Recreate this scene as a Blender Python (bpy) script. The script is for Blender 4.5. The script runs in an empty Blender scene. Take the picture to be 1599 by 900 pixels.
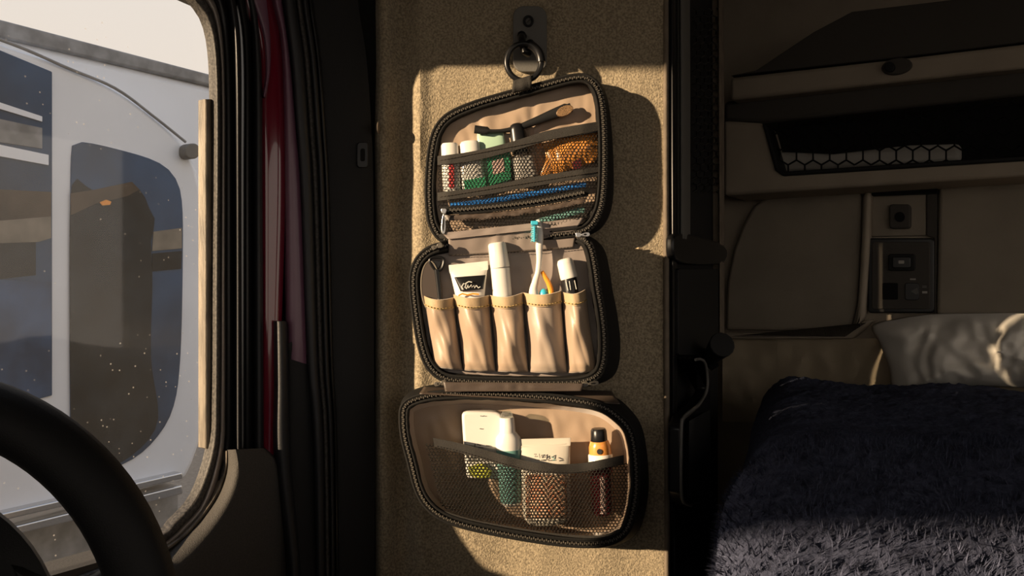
import bpy, bmesh, math, random
from mathutils import Vector as V, Matrix, noise as mnoise
random.seed(7)
S = bpy.context.scene
COL = S.collection
F = 1300.0; CZ = 1.5            # focal length in pixels of the 1599 px wide frame, eye height

# ------------------------------------------------------------------ camera, sky, sun, exposure
cd = bpy.data.cameras.new('camera'); cam = bpy.data.objects.new('camera', cd); COL.objects.link(cam)
cam.location = (0, 0, CZ); cam.rotation_euler = (math.pi/2, 0, 0)
cd.sensor_width = 36; cd.lens = 36*F/1599; cd.clip_start = 0.02
S.camera = cam
w = bpy.data.worlds.new('sky'); S.world = w; w.use_nodes = True
nt = w.node_tree; nt.nodes.clear()
o_ = nt.nodes.new('ShaderNodeOutputWorld'); bg = nt.nodes.new('ShaderNodeBackground')
tc = nt.nodes.new('ShaderNodeTexCoord'); sp = nt.nodes.new('ShaderNodeSeparateXYZ'); cr = nt.nodes.new('ShaderNodeValToRGB')
nt.links.new(tc.outputs['Generated'], sp.inputs[0]); nt.links.new(sp.outputs['Z'], cr.inputs[0])
cr.color_ramp.elements[0].position = 0.0; cr.color_ramp.elements[0].color = (.80, .68, .56, 1)
cr.color_ramp.elements[1].position = 1.0; cr.color_ramp.elements[1].color = (.30, .42, .62, 1)
e = cr.color_ramp.elements.new(.4); e.color = (.78, .72, .66, 1)
nt.links.new(cr.outputs[0], bg.inputs[0]); bg.inputs[1].default_value = 1.12
nt.links.new(bg.outputs[0], o_.inputs[0])
sl = bpy.data.lights.new('sun', 'SUN'); sun = bpy.data.objects.new('sun', sl); COL.objects.link(sun)
SUND = V((1, .6, -0.22)).normalized()
sun.rotation_euler = SUND.to_track_quat('-Z', 'Y').to_euler(); sun.location = (-3, -3, 4)
sl.energy = 11.0; sl.color = (1.0, .75, .48); sl.angle = math.radians(1.0)
S.view_settings.view_transform = 'Standard'; S.view_settings.look = 'None'
S.view_settings.exposure = 0.0; S.view_settings.gamma = 1.0; S.view_settings.use_curve_mapping = False

# ------------------------------------------------------------------ helpers
def P(px, py, Y): return V(((px-799.5)/F*Y, Y, CZ-(py-450)/F*Y))
class Plane:
    def __init__(s, p0, n): s.p = V(p0); s.n = V(n).normalized()
    def hit(s, px, py, off=0.0):
        d = V(((px-799.5)/F, 1, -(py-450)/F)); c = V((0, 0, CZ))
        return c + d*((s.n.dot(s.p + s.n*off - c))/s.n.dot(d))
DOOR = Plane((-.364, 1.1, CZ), (.839, -.545, 0)); DU = V((-.545, -.839, 0))
JAMB = Plane((-.360, 1.09, CZ), (.505, -.863, 0))
BACK = Plane((.533, 2.1, CZ), (-.545, -.839, 0)); BU = V((.839, -.545, 0))
CLOS = Plane((.226, 1.2, CZ), (.896, -.445, 0))
NBR = Plane((-1.85, 3.0, CZ), (.839, -.545, 0))
def FR(Y): return Plane((0, Y, CZ), (0, -1, 0))

def material(name, col, rough=.6, metal=0, bump=0, scale=200, var=0, vscale=40, sheen=0, spec=.5, coat=0, col2=None, stretch=None, alpha=None, bdist=.001):
    m = bpy.data.materials.new(name); m.use_nodes = True; n = m.node_tree; b = n.nodes['Principled BSDF']
    b.inputs['Base Color'].default_value = (*col, 1); b.inputs['Roughness'].default_value = rough; b.inputs['Metallic'].default_value = metal
    b.inputs['Specular IOR Level'].default_value = spec; b.inputs['Sheen Weight'].default_value = sheen; b.inputs['Coat Weight'].default_value = coat
    if alpha is not None: b.inputs['Alpha'].default_value = alpha
    t = n.nodes.new('ShaderNodeTexCoord'); src = t.outputs['Object']
    if stretch:
        mp = n.nodes.new('ShaderNodeMapping'); mp.inputs['Scale'].default_value = stretch; n.links.new(src, mp.inputs[0]); src = mp.outputs[0]
    if var or col2:
        z = n.nodes.new('ShaderNodeTexNoise'); z.inputs['Scale'].default_value = vscale; z.inputs['Detail'].default_value = 5; n.links.new(src, z.inputs['Vector'])
        r = n.nodes.new('ShaderNodeValToRGB'); r.color_ramp.elements[0].position = .35; r.color_ramp.elements[1].position = .65
        a = col2 or tuple(c*(1-var) for c in col); c2 = col if col2 else tuple(min(1, c*(1+var)) for c in col)
        r.color_ramp.elements[0].color = (*a, 1); r.color_ramp.elements[1].color = (*c2, 1)
        n.links.new(z.outputs[0], r.inputs[0]); n.links.new(r.outputs[0], b.inputs['Base Color'])
    if bump:
        z = n.nodes.new('ShaderNodeTexNoise'); z.inputs['Scale'].default_value = scale; z.inputs['Detail'].default_value = 4; n.links.new(src, z.inputs['Vector'])
        u = n.nodes.new('ShaderNodeBump'); u.inputs['Strength'].default_value = bump; u.inputs['Distance'].default_value = bdist
        n.links.new(z.outputs[0], u.inputs['Height']); n.links.new(u.outputs[0], b.inputs['Normal'])
    return m
M = {}
def mm(k, *a, **kw): M[k] = material(k, *a, **kw)
mm('felt', (.31, .255, .175), .95, bump=.9, scale=420, var=.34, vscale=330, sheen=.25, spec=.1, bdist=.0018)
mm('felt_edge', (.14, .11, .08), .8, bump=.4, scale=400, var=.2)
mm('black_plastic', (.009, .009, .0095), .6, bump=.25, scale=700, spec=.3)
mm('black_gloss', (.010, .010, .011), .3, spec=.35)
mm('rubber', (.014, .015, .018), .5, bump=.3, scale=500)
mm('rubber_dust', (.05, .045, .04), .6, bump=.5, scale=350, var=.6, vscale=300)
mm('tan_lip', (.15, .125, .095), .5, bump=.5, scale=500, var=.45, vscale=120, stretch=(1, 1, .15))
mm('bright_lip', (.34, .30, .27), .3, metal=.4)
mm('maroon', (.17, .004, .02), .12, coat=1)
mm('maroon_sky_tint', (.17, .075, .12), .35, bump=.2, scale=300, coat=.2)  # lavender sky reflection painted into the maroon base colour
mm('door_grey', (.055, .05, .045), .75, bump=.8, scale=900, var=.15, vscale=500)
mm('bag_black', (.010, .0095, .009), .75, bump=.6, scale=900, spec=.2)
mm('bag_band', (.024, .021, .018), .8, bump=.9, scale=1200, var=.25, vscale=900)
mm('net', (.012, .010, .008), .6, spec=.3)
mm('tape', (.010, .0095, .009), .85, bump=.6, scale=1500, spec=.2)
mm('teeth', (.10, .088, .072), .35, spec=.6)
mm('satin_tan', (.38, .28, .20), .38, sheen=.3, bump=.15, scale=900, spec=.6)
mm('satin_hem', (.46, .33, .19), .6, sheen=.3, bump=.4, scale=1100)
mm('satin_grey', (.27, .225, .20), .36, bump=.15, scale=900, spec=.6)
mm('satin_brown', (.075, .055, .043), .4, bump=.2, scale=800)
mm('thread', (.52, .38, .16), .7); mm('thread_dark', (.045, .037, .03), .7)
mm('silver', (.62, .60, .57), .28, metal=1)
mm('grey_metal', (.13, .125, .115), .6, metal=.2, bump=.3, scale=300)
mm('white_plastic', (.76, .73, .68), .35); mm('white_gloss', (.80, .77, .71), .2, coat=.4)
mm('cream_plastic', (.66, .61, .52), .4); mm('mint', (.42, .60, .46), .3, coat=.3); mm('green', (.04, .30, .14), .4)
mm('red', (.5, .05, .05), .5); mm('pinkish', (.66, .47, .42), .5); mm('teal', (.16, .34, .31), .3)
mm('amber', (.72, .30, .07), .25, coat=.5); mm('dark_red', (.10, .012, .016), .25, coat=.3); mm('orange', (.9, .33, .03), .35)
mm('blue', (.03, .20, .62), .4); mm('cyan', (.05, .48, .66), .4); mm('pale_cyan', (.45, .78, .80), .4)
mm('taupe', (.065, .05, .042), .4); mm('bronze_speck', (.20, .12, .06), .4, var=.8, vscale=900)
mm('rust_label', (.55, .20, .10), .6, var=.7, vscale=170, col2=(.62, .50, .36)); mm('ink', (.03, .03, .03), .6); mm('yellow_green', (.55, .58, .08), .4)
mm('liner_beige', (.36, .305, .24), .75, bump=.4, scale=400, var=.06, vscale=10)
mm('liner_pad', (.28, .24, .19), .85, bump=.6, scale=700, var=.08, vscale=8)
mm('liner_dark', (.062, .055, .047), .85, bump=.4, scale=400)
mm('void', (.004, .004, .004), 1); mm('grey_cloth', (.42, .40, .37), .9, bump=.6, scale=120)
mm('pillow_cloth', (.84, .79, .71), .7, bump=.3, scale=60, sheen=.3)
mm('mattress_cloth', (.42, .35, .25), .85, bump=.5, scale=500)
mm('truck_white', (.80, .83, .88), .35, coat=.2, var=.04, vscale=3)
mm('truck_grey', (.22, .22, .22), .6, var=.3, vscale=12); mm('chrome', (.55, .56, .58), .22, metal=1)
mm('asphalt', (.06, .06, .062), .9, var=.3, vscale=20); mm('hill', (.28, .22, .15), .95, var=.4, vscale=2)
mm('wheel', (.007, .007, .0075), .6, bump=.3, scale=900, spec=.25)

def fabric_plush():
    m = material('plush_navy', (.018, .03, .085), .95, sheen=.0, spec=.08)
    n = m.node_tree; b = n.nodes['Principled BSDF']
    b.inputs['Sheen Weight'].default_value = .32; b.inputs['Sheen Roughness'].default_value = .4; b.inputs['Sheen Tint'].default_value = (.60, .66, 1, 1)
    t = n.nodes.new('ShaderNodeTexCoord')
    z = n.nodes.new('ShaderNodeTexNoise'); z.inputs['Scale'].default_value = 170; z.inputs['Detail'].default_value = 6; z.inputs['Roughness'].default_value = .75
    n.links.new(t.outputs['Object'], z.inputs['Vector'])
    r = n.nodes.new('ShaderNodeValToRGB'); r.color_ramp.elements[0].position = .38; r.color_ramp.elements[1].position = .66
    r.color_ramp.elements[0].color = (.004, .007, .018, 1); r.color_ramp.elements[1].color = (.085, .095, .155, 1)
    n.links.new(z.outputs[0], r.inputs[0]); n.links.new(r.outputs[0], b.inputs['Base Color'])
    u = n.nodes.new('ShaderNodeBump'); u.inputs['Strength'].default_value = 1; u.inputs['Distance'].default_value = .008
    n.links.new(z.outputs[0], u.inputs['Height']); n.links.new(u.outputs[0], b.inputs['Normal'])
    return m
M['plush'] = fabric_plush()
def glass_mat(name, dirt, tint=(1, 1, 1), haze=0.0):
    m = bpy.data.materials.new(name); m.use_nodes = True; n = m.node_tree; n.nodes.clear()
    out = n.nodes.new('ShaderNodeOutputMaterial'); tr = n.nodes.new('ShaderNodeBsdfTransparent'); tr.inputs[0].default_value = (*tint, 1)
    gl = n.nodes.new('ShaderNodeBsdfGlossy'); gl.inputs['Roughness'].default_value = .03
    lf = n.nodes.new('ShaderNodeLayerWeight'); lf.inputs[0].default_value = .5
    lp = n.nodes.new('ShaderNodeMath'); lp.operation = 'POWER'; lp.inputs[1].default_value = 4; n.links.new(lf.outputs['Facing'], lp.inputs[0])
    lw = n.nodes.new('ShaderNodeMath'); lw.operation = 'MULTIPLY_ADD'; lw.inputs[1].default_value = .25; lw.inputs[2].default_value = .03; n.links.new(lp.outputs[0], lw.inputs[0])
    mx = n.nodes.new('ShaderNodeMixShader'); n.links.new(lw.outputs[0], mx.inputs[0]); n.links.new(tr.outputs[0], mx.inputs[1]); n.links.new(gl.outputs[0], mx.inputs[2])
    df = n.nodes.new('ShaderNodeBsdfDiffuse'); df.inputs[0].default_value = (.75, .72, .68, 1)
    tl = n.nodes.new('ShaderNodeBsdfTranslucent'); tl.inputs[0].default_value = (.75, .72, .68, 1)
    md = n.nodes.new('ShaderNodeMixShader'); md.inputs[0].default_value = .5; n.links.new(df.outputs[0], md.inputs[1]); n.links.new(tl.outputs[0], md.inputs[2])
    t = n.nodes.new('ShaderNodeTexCoord')
    vo = n.nodes.new('ShaderNodeTexVoronoi'); vo.inputs['Scale'].default_value = 75; n.links.new(t.outputs['Object'], vo.inputs['Vector'])
    r = n.nodes.new('ShaderNodeMapRange'); r.inputs[1].default_value = .05; r.inputs[2].default_value = .10; r.inputs[3].default_value = .5; r.inputs[4].default_value = 0
    n.links.new(vo.outputs['Distance'], r.inputs[0])
    z = n.nodes.new('ShaderNodeTexNoise'); z.inputs['Scale'].default_value = 8; z.inputs['Detail'].default_value = 8; n.links.new(t.outputs['Object'], z.inputs['Vector'])
    r2 = n.nodes.new('ShaderNodeMapRange'); r2.inputs[1].default_value = .5; r2.inputs[2].default_value = .62; r2.inputs[3].default_value = 0; r2.inputs[4].default_value = 1
    n.links.new(z.outputs[0], r2.inputs[0])
    mu = n.nodes.new('ShaderNodeMath'); mu.operation = 'MULTIPLY'; n.links.new(r.outputs[0], mu.inputs[0]); n.links.new(r2.outputs[0], mu.inputs[1])
    z2 = n.nodes.new('ShaderNodeTexNoise'); z2.inputs['Scale'].default_value = 3.5; z2.inputs['Detail'].default_value = 9; n.links.new(t.outputs['Object'], z2.inputs['Vector'])
    m2 = n.nodes.new('ShaderNodeMath'); m2.operation = 'MULTIPLY'; m2.inputs[1].default_value = haze; n.links.new(z2.outputs[0], m2.inputs[0])
    m3 = n.nodes.new('ShaderNodeMath'); m3.operation = 'MULTIPLY_ADD'; m3.inputs[1].default_value = dirt; n.links.new(mu.outputs[0], m3.inputs[0]); n.links.new(m2.outputs[0], m3.inputs[2])
    m3.use_clamp = True
    mo = n.nodes.new('ShaderNodeMixShader'); n.links.new(m3.outputs[0], mo.inputs[0]); n.links.new(mx.outputs[0], mo.inputs[1]); n.links.new(md.outputs[0], mo.inputs[2])
    n.links.new(mo.outputs[0], out.inputs[0]); return m
M['glass'] = glass_mat('window_glass', 1.0, haze=.04)
M['clear'] = glass_mat('clear_plastic', 0, (.85, .9, .88), haze=.35)
mm('dark_glass', (.03, .065, .13), .06, spec=.15, var=.4, vscale=2.2)  # blue base colour paints in the sky reflected by the truck windows
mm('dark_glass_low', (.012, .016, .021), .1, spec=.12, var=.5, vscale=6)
mm('reflection_brown', (.07, .05, .035), .6, spec=.2, var=.4, vscale=5); mm('reflection_rim_tan', (.22, .19, .15), .6, spec=.2, var=.3, vscale=8); mm('reflection_blue', (.035, .075, .16), .5, spec=.2, var=.4, vscale=5)  # tints for painted window reflections; the tan also colours the mirror rim

def link(o, parent=None):
    COL.objects.link(o)
    if parent is not None:
        o.parent = parent
        o.matrix_parent_inverse = Matrix.Translation(-parent.location)     # meshes hold world coordinates
    return o
def props(o, label=None, cat=None, group=None, kind=None):
    for k, v in (('label', label), ('category', cat), ('group', group), ('kind', kind)):
        if v: o[k] = v
    return o
def thing(name, label, cat, loc, group=None):
    o = bpy.data.objects.new(name, None); o.empty_display_size = .03; COL.objects.link(o); o.location = loc
    return props(o, label, cat, group)
def struct_empty(name, loc):
    o = bpy.data.objects.new(name, None); o.empty_display_size = .05; COL.objects.link(o); o.location = loc; return props(o, kind='structure')

class MB:
    def __init__(s): s.v = []; s.f = []
    def add(s, vs, fs):
        b = len(s.v); s.v += [tuple(x) for x in vs]; s.f += [tuple(b+i for i in f) for f in fs]
    def grid(s, rows, closed=False):
        b = len(s.v); n = len(rows[0])
        for r in rows: s.v += [tuple(x) for x in r]
        for i in range(len(rows)-1):
            for j in range(n if closed else n-1):
                k = (j+1) % n
                s.f.append((b+i*n+j, b+i*n+k, b+(i+1)*n+k, b+(i+1)*n+j))
        return b, n
    def loft(s, rows, cap=True):
        b, n = s.grid(rows, True)
        if cap:
            s.f.append(tuple(b+i for i in range(n))); t = b+(len(rows)-1)*n; s.f.append(tuple(t+i for i in reversed(range(n))))
    def box(s, c, ax, ay, az):          # centre and three half vectors
        vs = [V(c)+ax*i+ay*j+az*k for i in (-1, 1) for j in (-1, 1) for k in (-1, 1)]
        s.add(vs, [(0, 1, 3, 2), (4, 6, 7, 5), (0, 4, 5, 1), (2, 3, 7, 6), (0, 2, 6, 4), (1, 5, 7, 3)])
    def bar(s, a, b, r, n=3):
        a = V(a); b = V(b); d = (b-a)
        if d.length < 1e-7: return
        d.normalize(); u = d.cross(V((0, 1, 0)));
        if u.length < 1e-3: u = d.cross(V((1, 0, 0)))
        u.normalize(); w_ = d.cross(u)
        vs = []
        for p in (a, b):
            for k in range(n):
                t = 2*math.pi*k/n+math.pi/2; vs.append(p+u*(math.cos(t)*r)+w_*(math.sin(t)*r))
        s.add(vs, [(k, (k+1) % n, n+(k+1) % n, n+k) for k in range(n)])
    def tube(s, pts, r, n=8, closed=False, flat=1.0):
        pts = [V(p) for p in pts]; m = len(pts); rows = []
        for i, p in enumerate(pts):
            a = pts[(i-1) % m] if closed or i else pts[0]; c = pts[(i+1) % m] if closed or i < m-1 else pts[-1]
            d = (c-a).normalized(); u = d.cross(V((0, 1, 0)))
            if u.length < 1e-3: u = V((1, 0, 0))
            u.normalize(); w_ = d.cross(u); rr = r(i/(m-1)) if callable(r) else r
            rows.append([p+u*(math.cos(2*math.pi*k/n)*rr)+w_*(math.sin(2*math.pi*k/n)*rr*flat) for k in range(n)])
        if closed: rows.append(rows[0]); s.loft(rows, False)
        else: s.loft(rows)
    def build(s, name, mat, parent=None, smooth=True, kind=None, bevel=0, label=None, sub=0, angle=40):
        me = bpy.data.meshes.new(name); me.from_pydata(s.v, [], s.f); me.validate()
        b = bmesh.new(); b.from_mesh(me); bmesh.ops.remove_doubles(b, verts=b.verts, dist=1e-6); bmesh.ops.recalc_face_normals(b, faces=b.faces); b.to_mesh(me); b.free()
        me.materials.append(M[mat] if isinstance(mat, str) else mat)
        if smooth:
            for p in me.polygons: p.use_smooth = True
            try: me.set_sharp_from_angle(angle=math.radians(angle))
            except Exception: pass
        o = bpy.data.objects.new(name, me); link(o, parent)
        if bevel:
            m = o.modifiers.new('bevel', 'BEVEL'); m.width = bevel; m.segments = 3; m.limit_method = 'ANGLE'; m.angle_limit = math.radians(35)
        if sub:
            m = o.modifiers.new('sub', 'SUBSURF'); m.levels = m.render_levels = sub
        return props(o, label=label, kind=kind)

def cr_pts(pts, n, closed=False):       # Catmull-Rom resampled by arc length
    m = len(pts); dense = []
    segs = m if closed else m-1
    g = lambda i: V((*pts[i % m], 0)) if closed else V((*pts[max(0, min(m-1, i))], 0))
    for i in range(segs):
        p0, p1, p2, p3 = g(i-1), g(i), g(i+1), g(i+2)
        for k in range(24):
            t = k/24
            dense.append(.5*((2*p1)+(p2-p0)*t+(2*p0-5*p1+4*p2-p3)*t*t+(3*p1-p0-3*p2+p3)*t**3))
    dense.append(g(0) if closed else g(m-1))
    L = [0]
    for a, b in zip(dense, dense[1:]): L.append(L[-1]+(b-a).length)
    out = []; j = 0; cnt = n if closed else n-1
    for i in range(n):
        s = L[-1]*i/cnt
        while j < len(L)-2 and L[j+1] < s: j += 1
        t = (s-L[j])/max(1e-9, L[j+1]-L[j]); q = dense[j].lerp(dense[j+1], t); out.append((q.x, q.y))
    return out
def inset(pts, d):                       # closed px outline, positive = inwards
    n = len(pts); cx = sum(p[0] for p in pts)/n; cy = sum(p[1] for p in pts)/n; out = []
    for i in range(n):
        a = pts[(i-2) % n]; b = pts[(i+2) % n]; tx, ty = b[0]-a[0], b[1]-a[1]; l = math.hypot(tx, ty) or 1
        nx, ny = -ty/l, tx/l
        if nx*(cx-pts[i][0])+ny*(cy-pts[i][1]) < 0: nx, ny = -nx, -ny
        out.append((pts[i][0]+nx*d, pts[i][1]+ny*d))
    return out
def slab(name, outline, plane, o0, o1, mat, parent=None, bevel=.002, label=None, kind=None, smooth=True):
    mb = MB(); n = len(outline)
    mb.add([plane.hit(x, y, o1) for x, y in outline]+[plane.hit(x, y, o1)+plane.n*(o0-o1) for x, y in outline],
           [tuple(range(n)), tuple(reversed(range(n, 2*n)))]+[(i, (i+1) % n, n+(i+1) % n, n+i) for i in range(n)])
    return mb.build(name, mat, parent, bevel=bevel, label=label, kind=kind, smooth=smooth)
def rect(x0, y0, x1, y1, r=0, k=5):
    if not r: return [(x0, y0), (x1, y0), (x1, y1), (x0, y1)]
    o = []
    for cx, cy, a in ((x1-r, y0+r, -90), (x1-r, y1-r, 0), (x0+r, y1-r, 90), (x0+r, y0+r, 180)):
        for i in range(k+1):
            t = math.radians(a+90*i/k); o.append((cx+r*math.cos(t), cy+r*math.sin(t)))
    return o
def strip(name, L, R, plane, off, bulge, mat, parent=None, n=50, back=.012, m=8, label=None, kind=None):
    l = cr_pts(L, n); r = cr_pts(R, n); rows = []
    for a, b in zip(l, r):
        row = []
        for j in range(m+1):
            t = j/m; o = off+bulge*math.sin(math.pi*t)**.6
            row.append(plane.hit(a[0]*(1-t)+b[0]*t, a[1]*(1-t)+b[1]*t, o))
        row.append(plane.hit(b[0], b[1], off)-plane.n*back); row.append(plane.hit(a[0], a[1], off)-plane.n*back)
        rows.append(row)
    mb = MB(); mb.loft(rows); return mb.build(name, mat, parent, label=label, kind=kind)
def slabbox(name, p, q, thick, z0, z1, mat, parent=None, kind='structure', side=None):
    """wall from p to q (xy), thickness to the side given, z0..z1"""
    a = V((*p, 0)); b = V((*q, 0)); d = (b-a).normalized(); s = V((-d.y, d.x, 0))*thick if side is None else V(side).normalized()*thick
    mb = MB(); c = (a+b)/2+s/2; c.z = (z0+z1)/2
    mb.box(c, (b-a)/2, s/2, V((0, 0, (z1-z0)/2))); return mb.build(name, mat, parent, smooth=False, kind=kind)
def body(name, a, b, Y, rings, mat, parent=None, n=24, ex=2.0, label=None, Yb=None, bevel=0):
    """loft along the axis a->b (px); rings (fraction, half width px, half depth px)"""
    A = P(*a, Y); B = P(*b, Yb or Y); ax = (B-A).normalized(); dp = V((0, 1, 0)); sd = ax.cross(dp).normalized(); dp = sd.cross(ax).normalized(); k = Y/F
    rows = []
    for f, hw, hd in rings:
        c = A.lerp(B, f); r = []
        for i in range(n):
            t = 2*math.pi*i/n; ct, st = math.cos(t), math.sin(t)
            r.append(c+sd*(abs(ct)**(2/ex)*math.copysign(1, ct)*hw*k)+dp*(abs(st)**(2/ex)*math.copysign(1, st)*hd*k))
        rows.append(r)
    mb = MB(); mb.loft(rows); return mb.build(name, mat, parent, label=label, bevel=bevel, angle=50)
def wr(x, z, s=1.0, seed=0.0):           # satin folds
    q = mnoise.noise(V((x*18*s+seed, z*9*s, seed)))*1.3
    return (abs(math.sin(x*75*s+z*22*s+q*5+seed))**1.6-.4)*.5+mnoise.noise(V((x*60*s, z*45*s, seed+4)))*.8
def strokes(name, lines, Y, r, mat, parent):
    mb = MB()
    for ln in lines:
        mb.tube([P(x, y, Y) for x, y in ln], r*Y/F, 5)
    return mb.build(name, mat, parent, kind='stuff')
def net(name, inside, yfun, bounds, parent, s=3.0, r=.62, mat='net'):
    mb = MB(); x0, y0, x1, y1 = bounds; w3 = math.sqrt(3)*s
    j = 0; y = y0
    while y < y1:
        x = x0+(w3/2 if j % 2 else 0)
        while x < x1:
            c = [(x+s*math.sin(math.radians(60*k)), y-s*math.cos(math.radians(60*k))) for k in range(4)]
            for a, b in zip(c, c[1:]):
                if inside((a[0]+b[0])/2, (a[1]+b[1])/2):
                    A = P(*a, yfun(*a)); B = P(*b, yfun(*b)); mb.bar(A, B, r*1.15/F)
            x += w3
        y += 1.5*s; j += 1
    return mb.build(name, mat, parent, smooth=False, kind='stuff')
def lerp_curve(pts):
    def f(x):
        if x <= pts[0][0]: return pts[0][1]
        for (a, b), (c, d) in zip(pts, pts[1:]):
            if x <= c:
                t = (x-a)/(c-a); t2 = t*t*(3-2*t)*.4+t*.6; return b+(d-b)*t2
        return pts[-1][1]
    return f

# ------------------------------------------------------------------ cab shell (setting)
T = lambda t, o=0: (DOOR.p.x+DU.x*t+DOOR.n.x*o, DOOR.p.y+DU.y*t+DOOR.n.y*o)
out = (-.839, .545, 0)
mb = MB(); mb.add([(-3, -3, 0), (4, -3, 0), (4, 4, 0), (-3, 4, 0)], [(0, 1, 2, 3)])
# floor and ceiling follow the cab rectangle
TF = 2.6; TB = -1.75; WID = 2.35
c0 = V((*T(TF), 0)); c1 = V((*T(TB), 0)); rt = V((.839, -.545, 0))*WID
def quad_slab(name, z0, z1, mat):
    mb = MB(); q = [c0, c1, c1+rt, c0+rt]
    mb.add([(p.x, p.y, z) for z in (z0, z1) for p in q], [(0, 1, 2, 3), (7, 6, 5, 4), (0, 1, 5, 4), (1, 2, 6, 5), (2, 3, 7, 6), (3, 0, 4, 7)])
    return mb.build(name, mat, smooth=False, kind='structure')
quad_slab('floor', -.05, 0.0, 'liner_dark'); quad_slab('ceiling', 2.45, 2.5, 'liner_beige')
# wall with the window band on the driver's side
slabbox('wall_left', T(TB), T(-.10), .05, 0, 2.45, 'liner_dark', side=out)
def side_piece(name, pts):      # (t, z above the eye) outline in the plane of the driver's side
    n = len(pts); mb = MB(); q = [V((*T(t), CZ+z)) for t, z in pts]; q += [p+V(out)*.05 for p in q]
    mb.add(q, [tuple(range(n)), tuple(reversed(range(n, 2*n)))]+[(i, (i+1) % n, n+(i+1) % n, n+i) for i in range(n)])
    return mb.build(name, 'liner_dark', smooth=False, kind='structure')
side_piece('trim_1', [(-.10, .36), (.06, .375), (.62, .54), (.62, .95), (-.10, .95)])                 # header of the door window, its unseen slope shaped to cut the sun
side_piece('unseen_sun_cutter', [(.62, -.31), (1.36, -.31), (1.36, .055), (1.90, .225), (2.45, .40), (TF, .44), (TF, .95), (.62, .95)])   # unseen pillar and front header, shaped to form the blanket's sun patch
slabbox('trim_2', T(-.10), T(TF), .05, 0, CZ-.31, 'liner_dark', side=out)          # below the window
f0 = T(TF); f1 = (f0[0]+rt.x, f0[1]+rt.y); ff = (-.545, -.839, 0)
wf = struct_empty('wall_front', (f0[0], f0[1], 0))
slabbox('dashboard', f0, f1, .25, 0, CZ-.2, 'liner_dark', wf, kind=None, side=(.545, .839, 0))
slabbox('corner_sun_block', f0, (f0[0]+BU.x*.2, f0[1]+BU.y*.2), .05, 0, 2.45, 'liner_dark', wf, kind=None, side=ff)  # unseen post, made wide to block sun at the corner
slabbox('header', f0, f1, .05, CZ+.7, 2.45, 'liner_dark', wf, kind=None, side=ff)
R_ = lambda t: (T(t)[0]+rt.x, T(t)[1]+rt.y)
inn = (.839, -.545, 0)
slabbox('wall_right', R_(TB), R_(-1.35), .05, 0, 2.45, 'liner_dark', side=inn); slabbox('unseen_opening_sill', R_(-1.35), R_(2.3), .05, 0, CZ-.30, 'liner_dark', side=inn)
slabbox('unseen_opening_head', R_(-1.35), R_(2.3), .05, CZ+.60, 2.45, 'liner_dark', side=inn); slabbox('unseen_opening_post', R_(-.55), R_(-.35), .05, CZ-.30, CZ+.75, 'liner_dark', side=inn); slabbox('trim_19', R_(2.3), R_(TF), .05, 0, 2.45, 'liner_dark', side=inn)  # unseen openings on this side, added and widened to brighten the bunk
slabbox('wall_back', (BACK.p.x-BU.x*.9, BACK.p.y-BU.y*.9), (BACK.p.x+BU.x*1.7, BACK.p.y+BU.y*1.7), .05, 0, 2.45, 'liner_beige', side=(.545, .839, 0))
# wall carrying the bag: grid with a soft vertical fold on its left
mb = MB(); rows = []
for i in range(75):
    py = -90+i*(1160/74); row = []
    for j in range(90):
        t = j/89; px = 578+t*463
        Y = 1.2
        Y += -.010*math.exp(-((px-600)/13)**2)+.013*math.exp(-((px-628)/16)**2)-.006*math.exp(-((px-655)/12)**2)
        if px < 590: Y += (590-px)*.003
        Y += .004*mnoise.noise(V((px*.012, py*.006, 0)))+.0012*mnoise.noise(V((px*.05, py*.05, 3)))
        if px < 660: Y += .004*mnoise.noise(V((px*.04, py*.012, 7)))
        row.append(P(px, py, Y))
    rows.append(row)
mb.grid(rows)
o = mb.build('wall_cab', 'felt', kind='structure'); m = o.modifiers.new('s', 'SOLIDIFY'); m.thickness = .01; m.offset = -1 if False else 1
# piping on the right edge
strip('trim_4', [(1036, -90), (1036, 450), (1038, 1060)], [(1044, -90), (1045, 450), (1047, 1060)], FR(1.2), .001, .004, 'felt_edge', kind='structure', m=6)

# ------------------------------------------------------------------ driver's door, window and pillar strips
win = struct_empty('window_1', T(0)+(CZ-.3,))
mb = MB()
pts = [V((*T(-.08, -.012), CZ-.34)), V((*T(.64, -.012), CZ-.34)), V((*T(.64, -.012), CZ+.55)), V((*T(-.08, -.012), CZ+.40))]
mb.add(pts+[p+V(out)*.004 for p in pts], [(0, 1, 2, 3), (7, 6, 5, 4), (0, 1, 5, 4), (1, 2, 6, 5), (2, 3, 7, 6), (3, 0, 4, 7)])
mb.build('glass_pane', 'glass', win, smooth=False)
strip('guide_rail', [(319, 155), (319, 300), (319, 450), (319, 700)], [(331, 155), (333, 300), (334, 450), (332, 704)], DOOR, -.008, .004, 'tan_lip', win, label='dusty tan upright guide rail')
arcL = [(150, -150), (250, -60), (298, -4), (322, 30), (333, 80), (336, 160), (336, 280), (335, 450), (334, 620), (330, 700), (305, 775), (270, 815), (245, 838), (120, 900), (-200, 985)]
arcR = [(165, -180), (262, -80), (312, -20), (334, 20), (343, 70), (346, 160), (346, 290), (346, 450), (346, 620), (343, 706), (318, 790), (281, 830), (254, 850), (125, 918), (-200, 1003)]
def sh_(pts, d, e=None):
    out_ = []
    for i, (x, y) in enumerate(pts):
        k = d[0] if y < 60 else d[1]; out_.append((x+k, y+(-k*.9 if y < 60 else (k*.9 if y > 760 else (k*.3 if y > 690 else 0)))))
    return out_
strip('window_seal', arcL, arcR, DOOR, .002, .006, 'rubber_dust', win, n=90)
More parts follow.
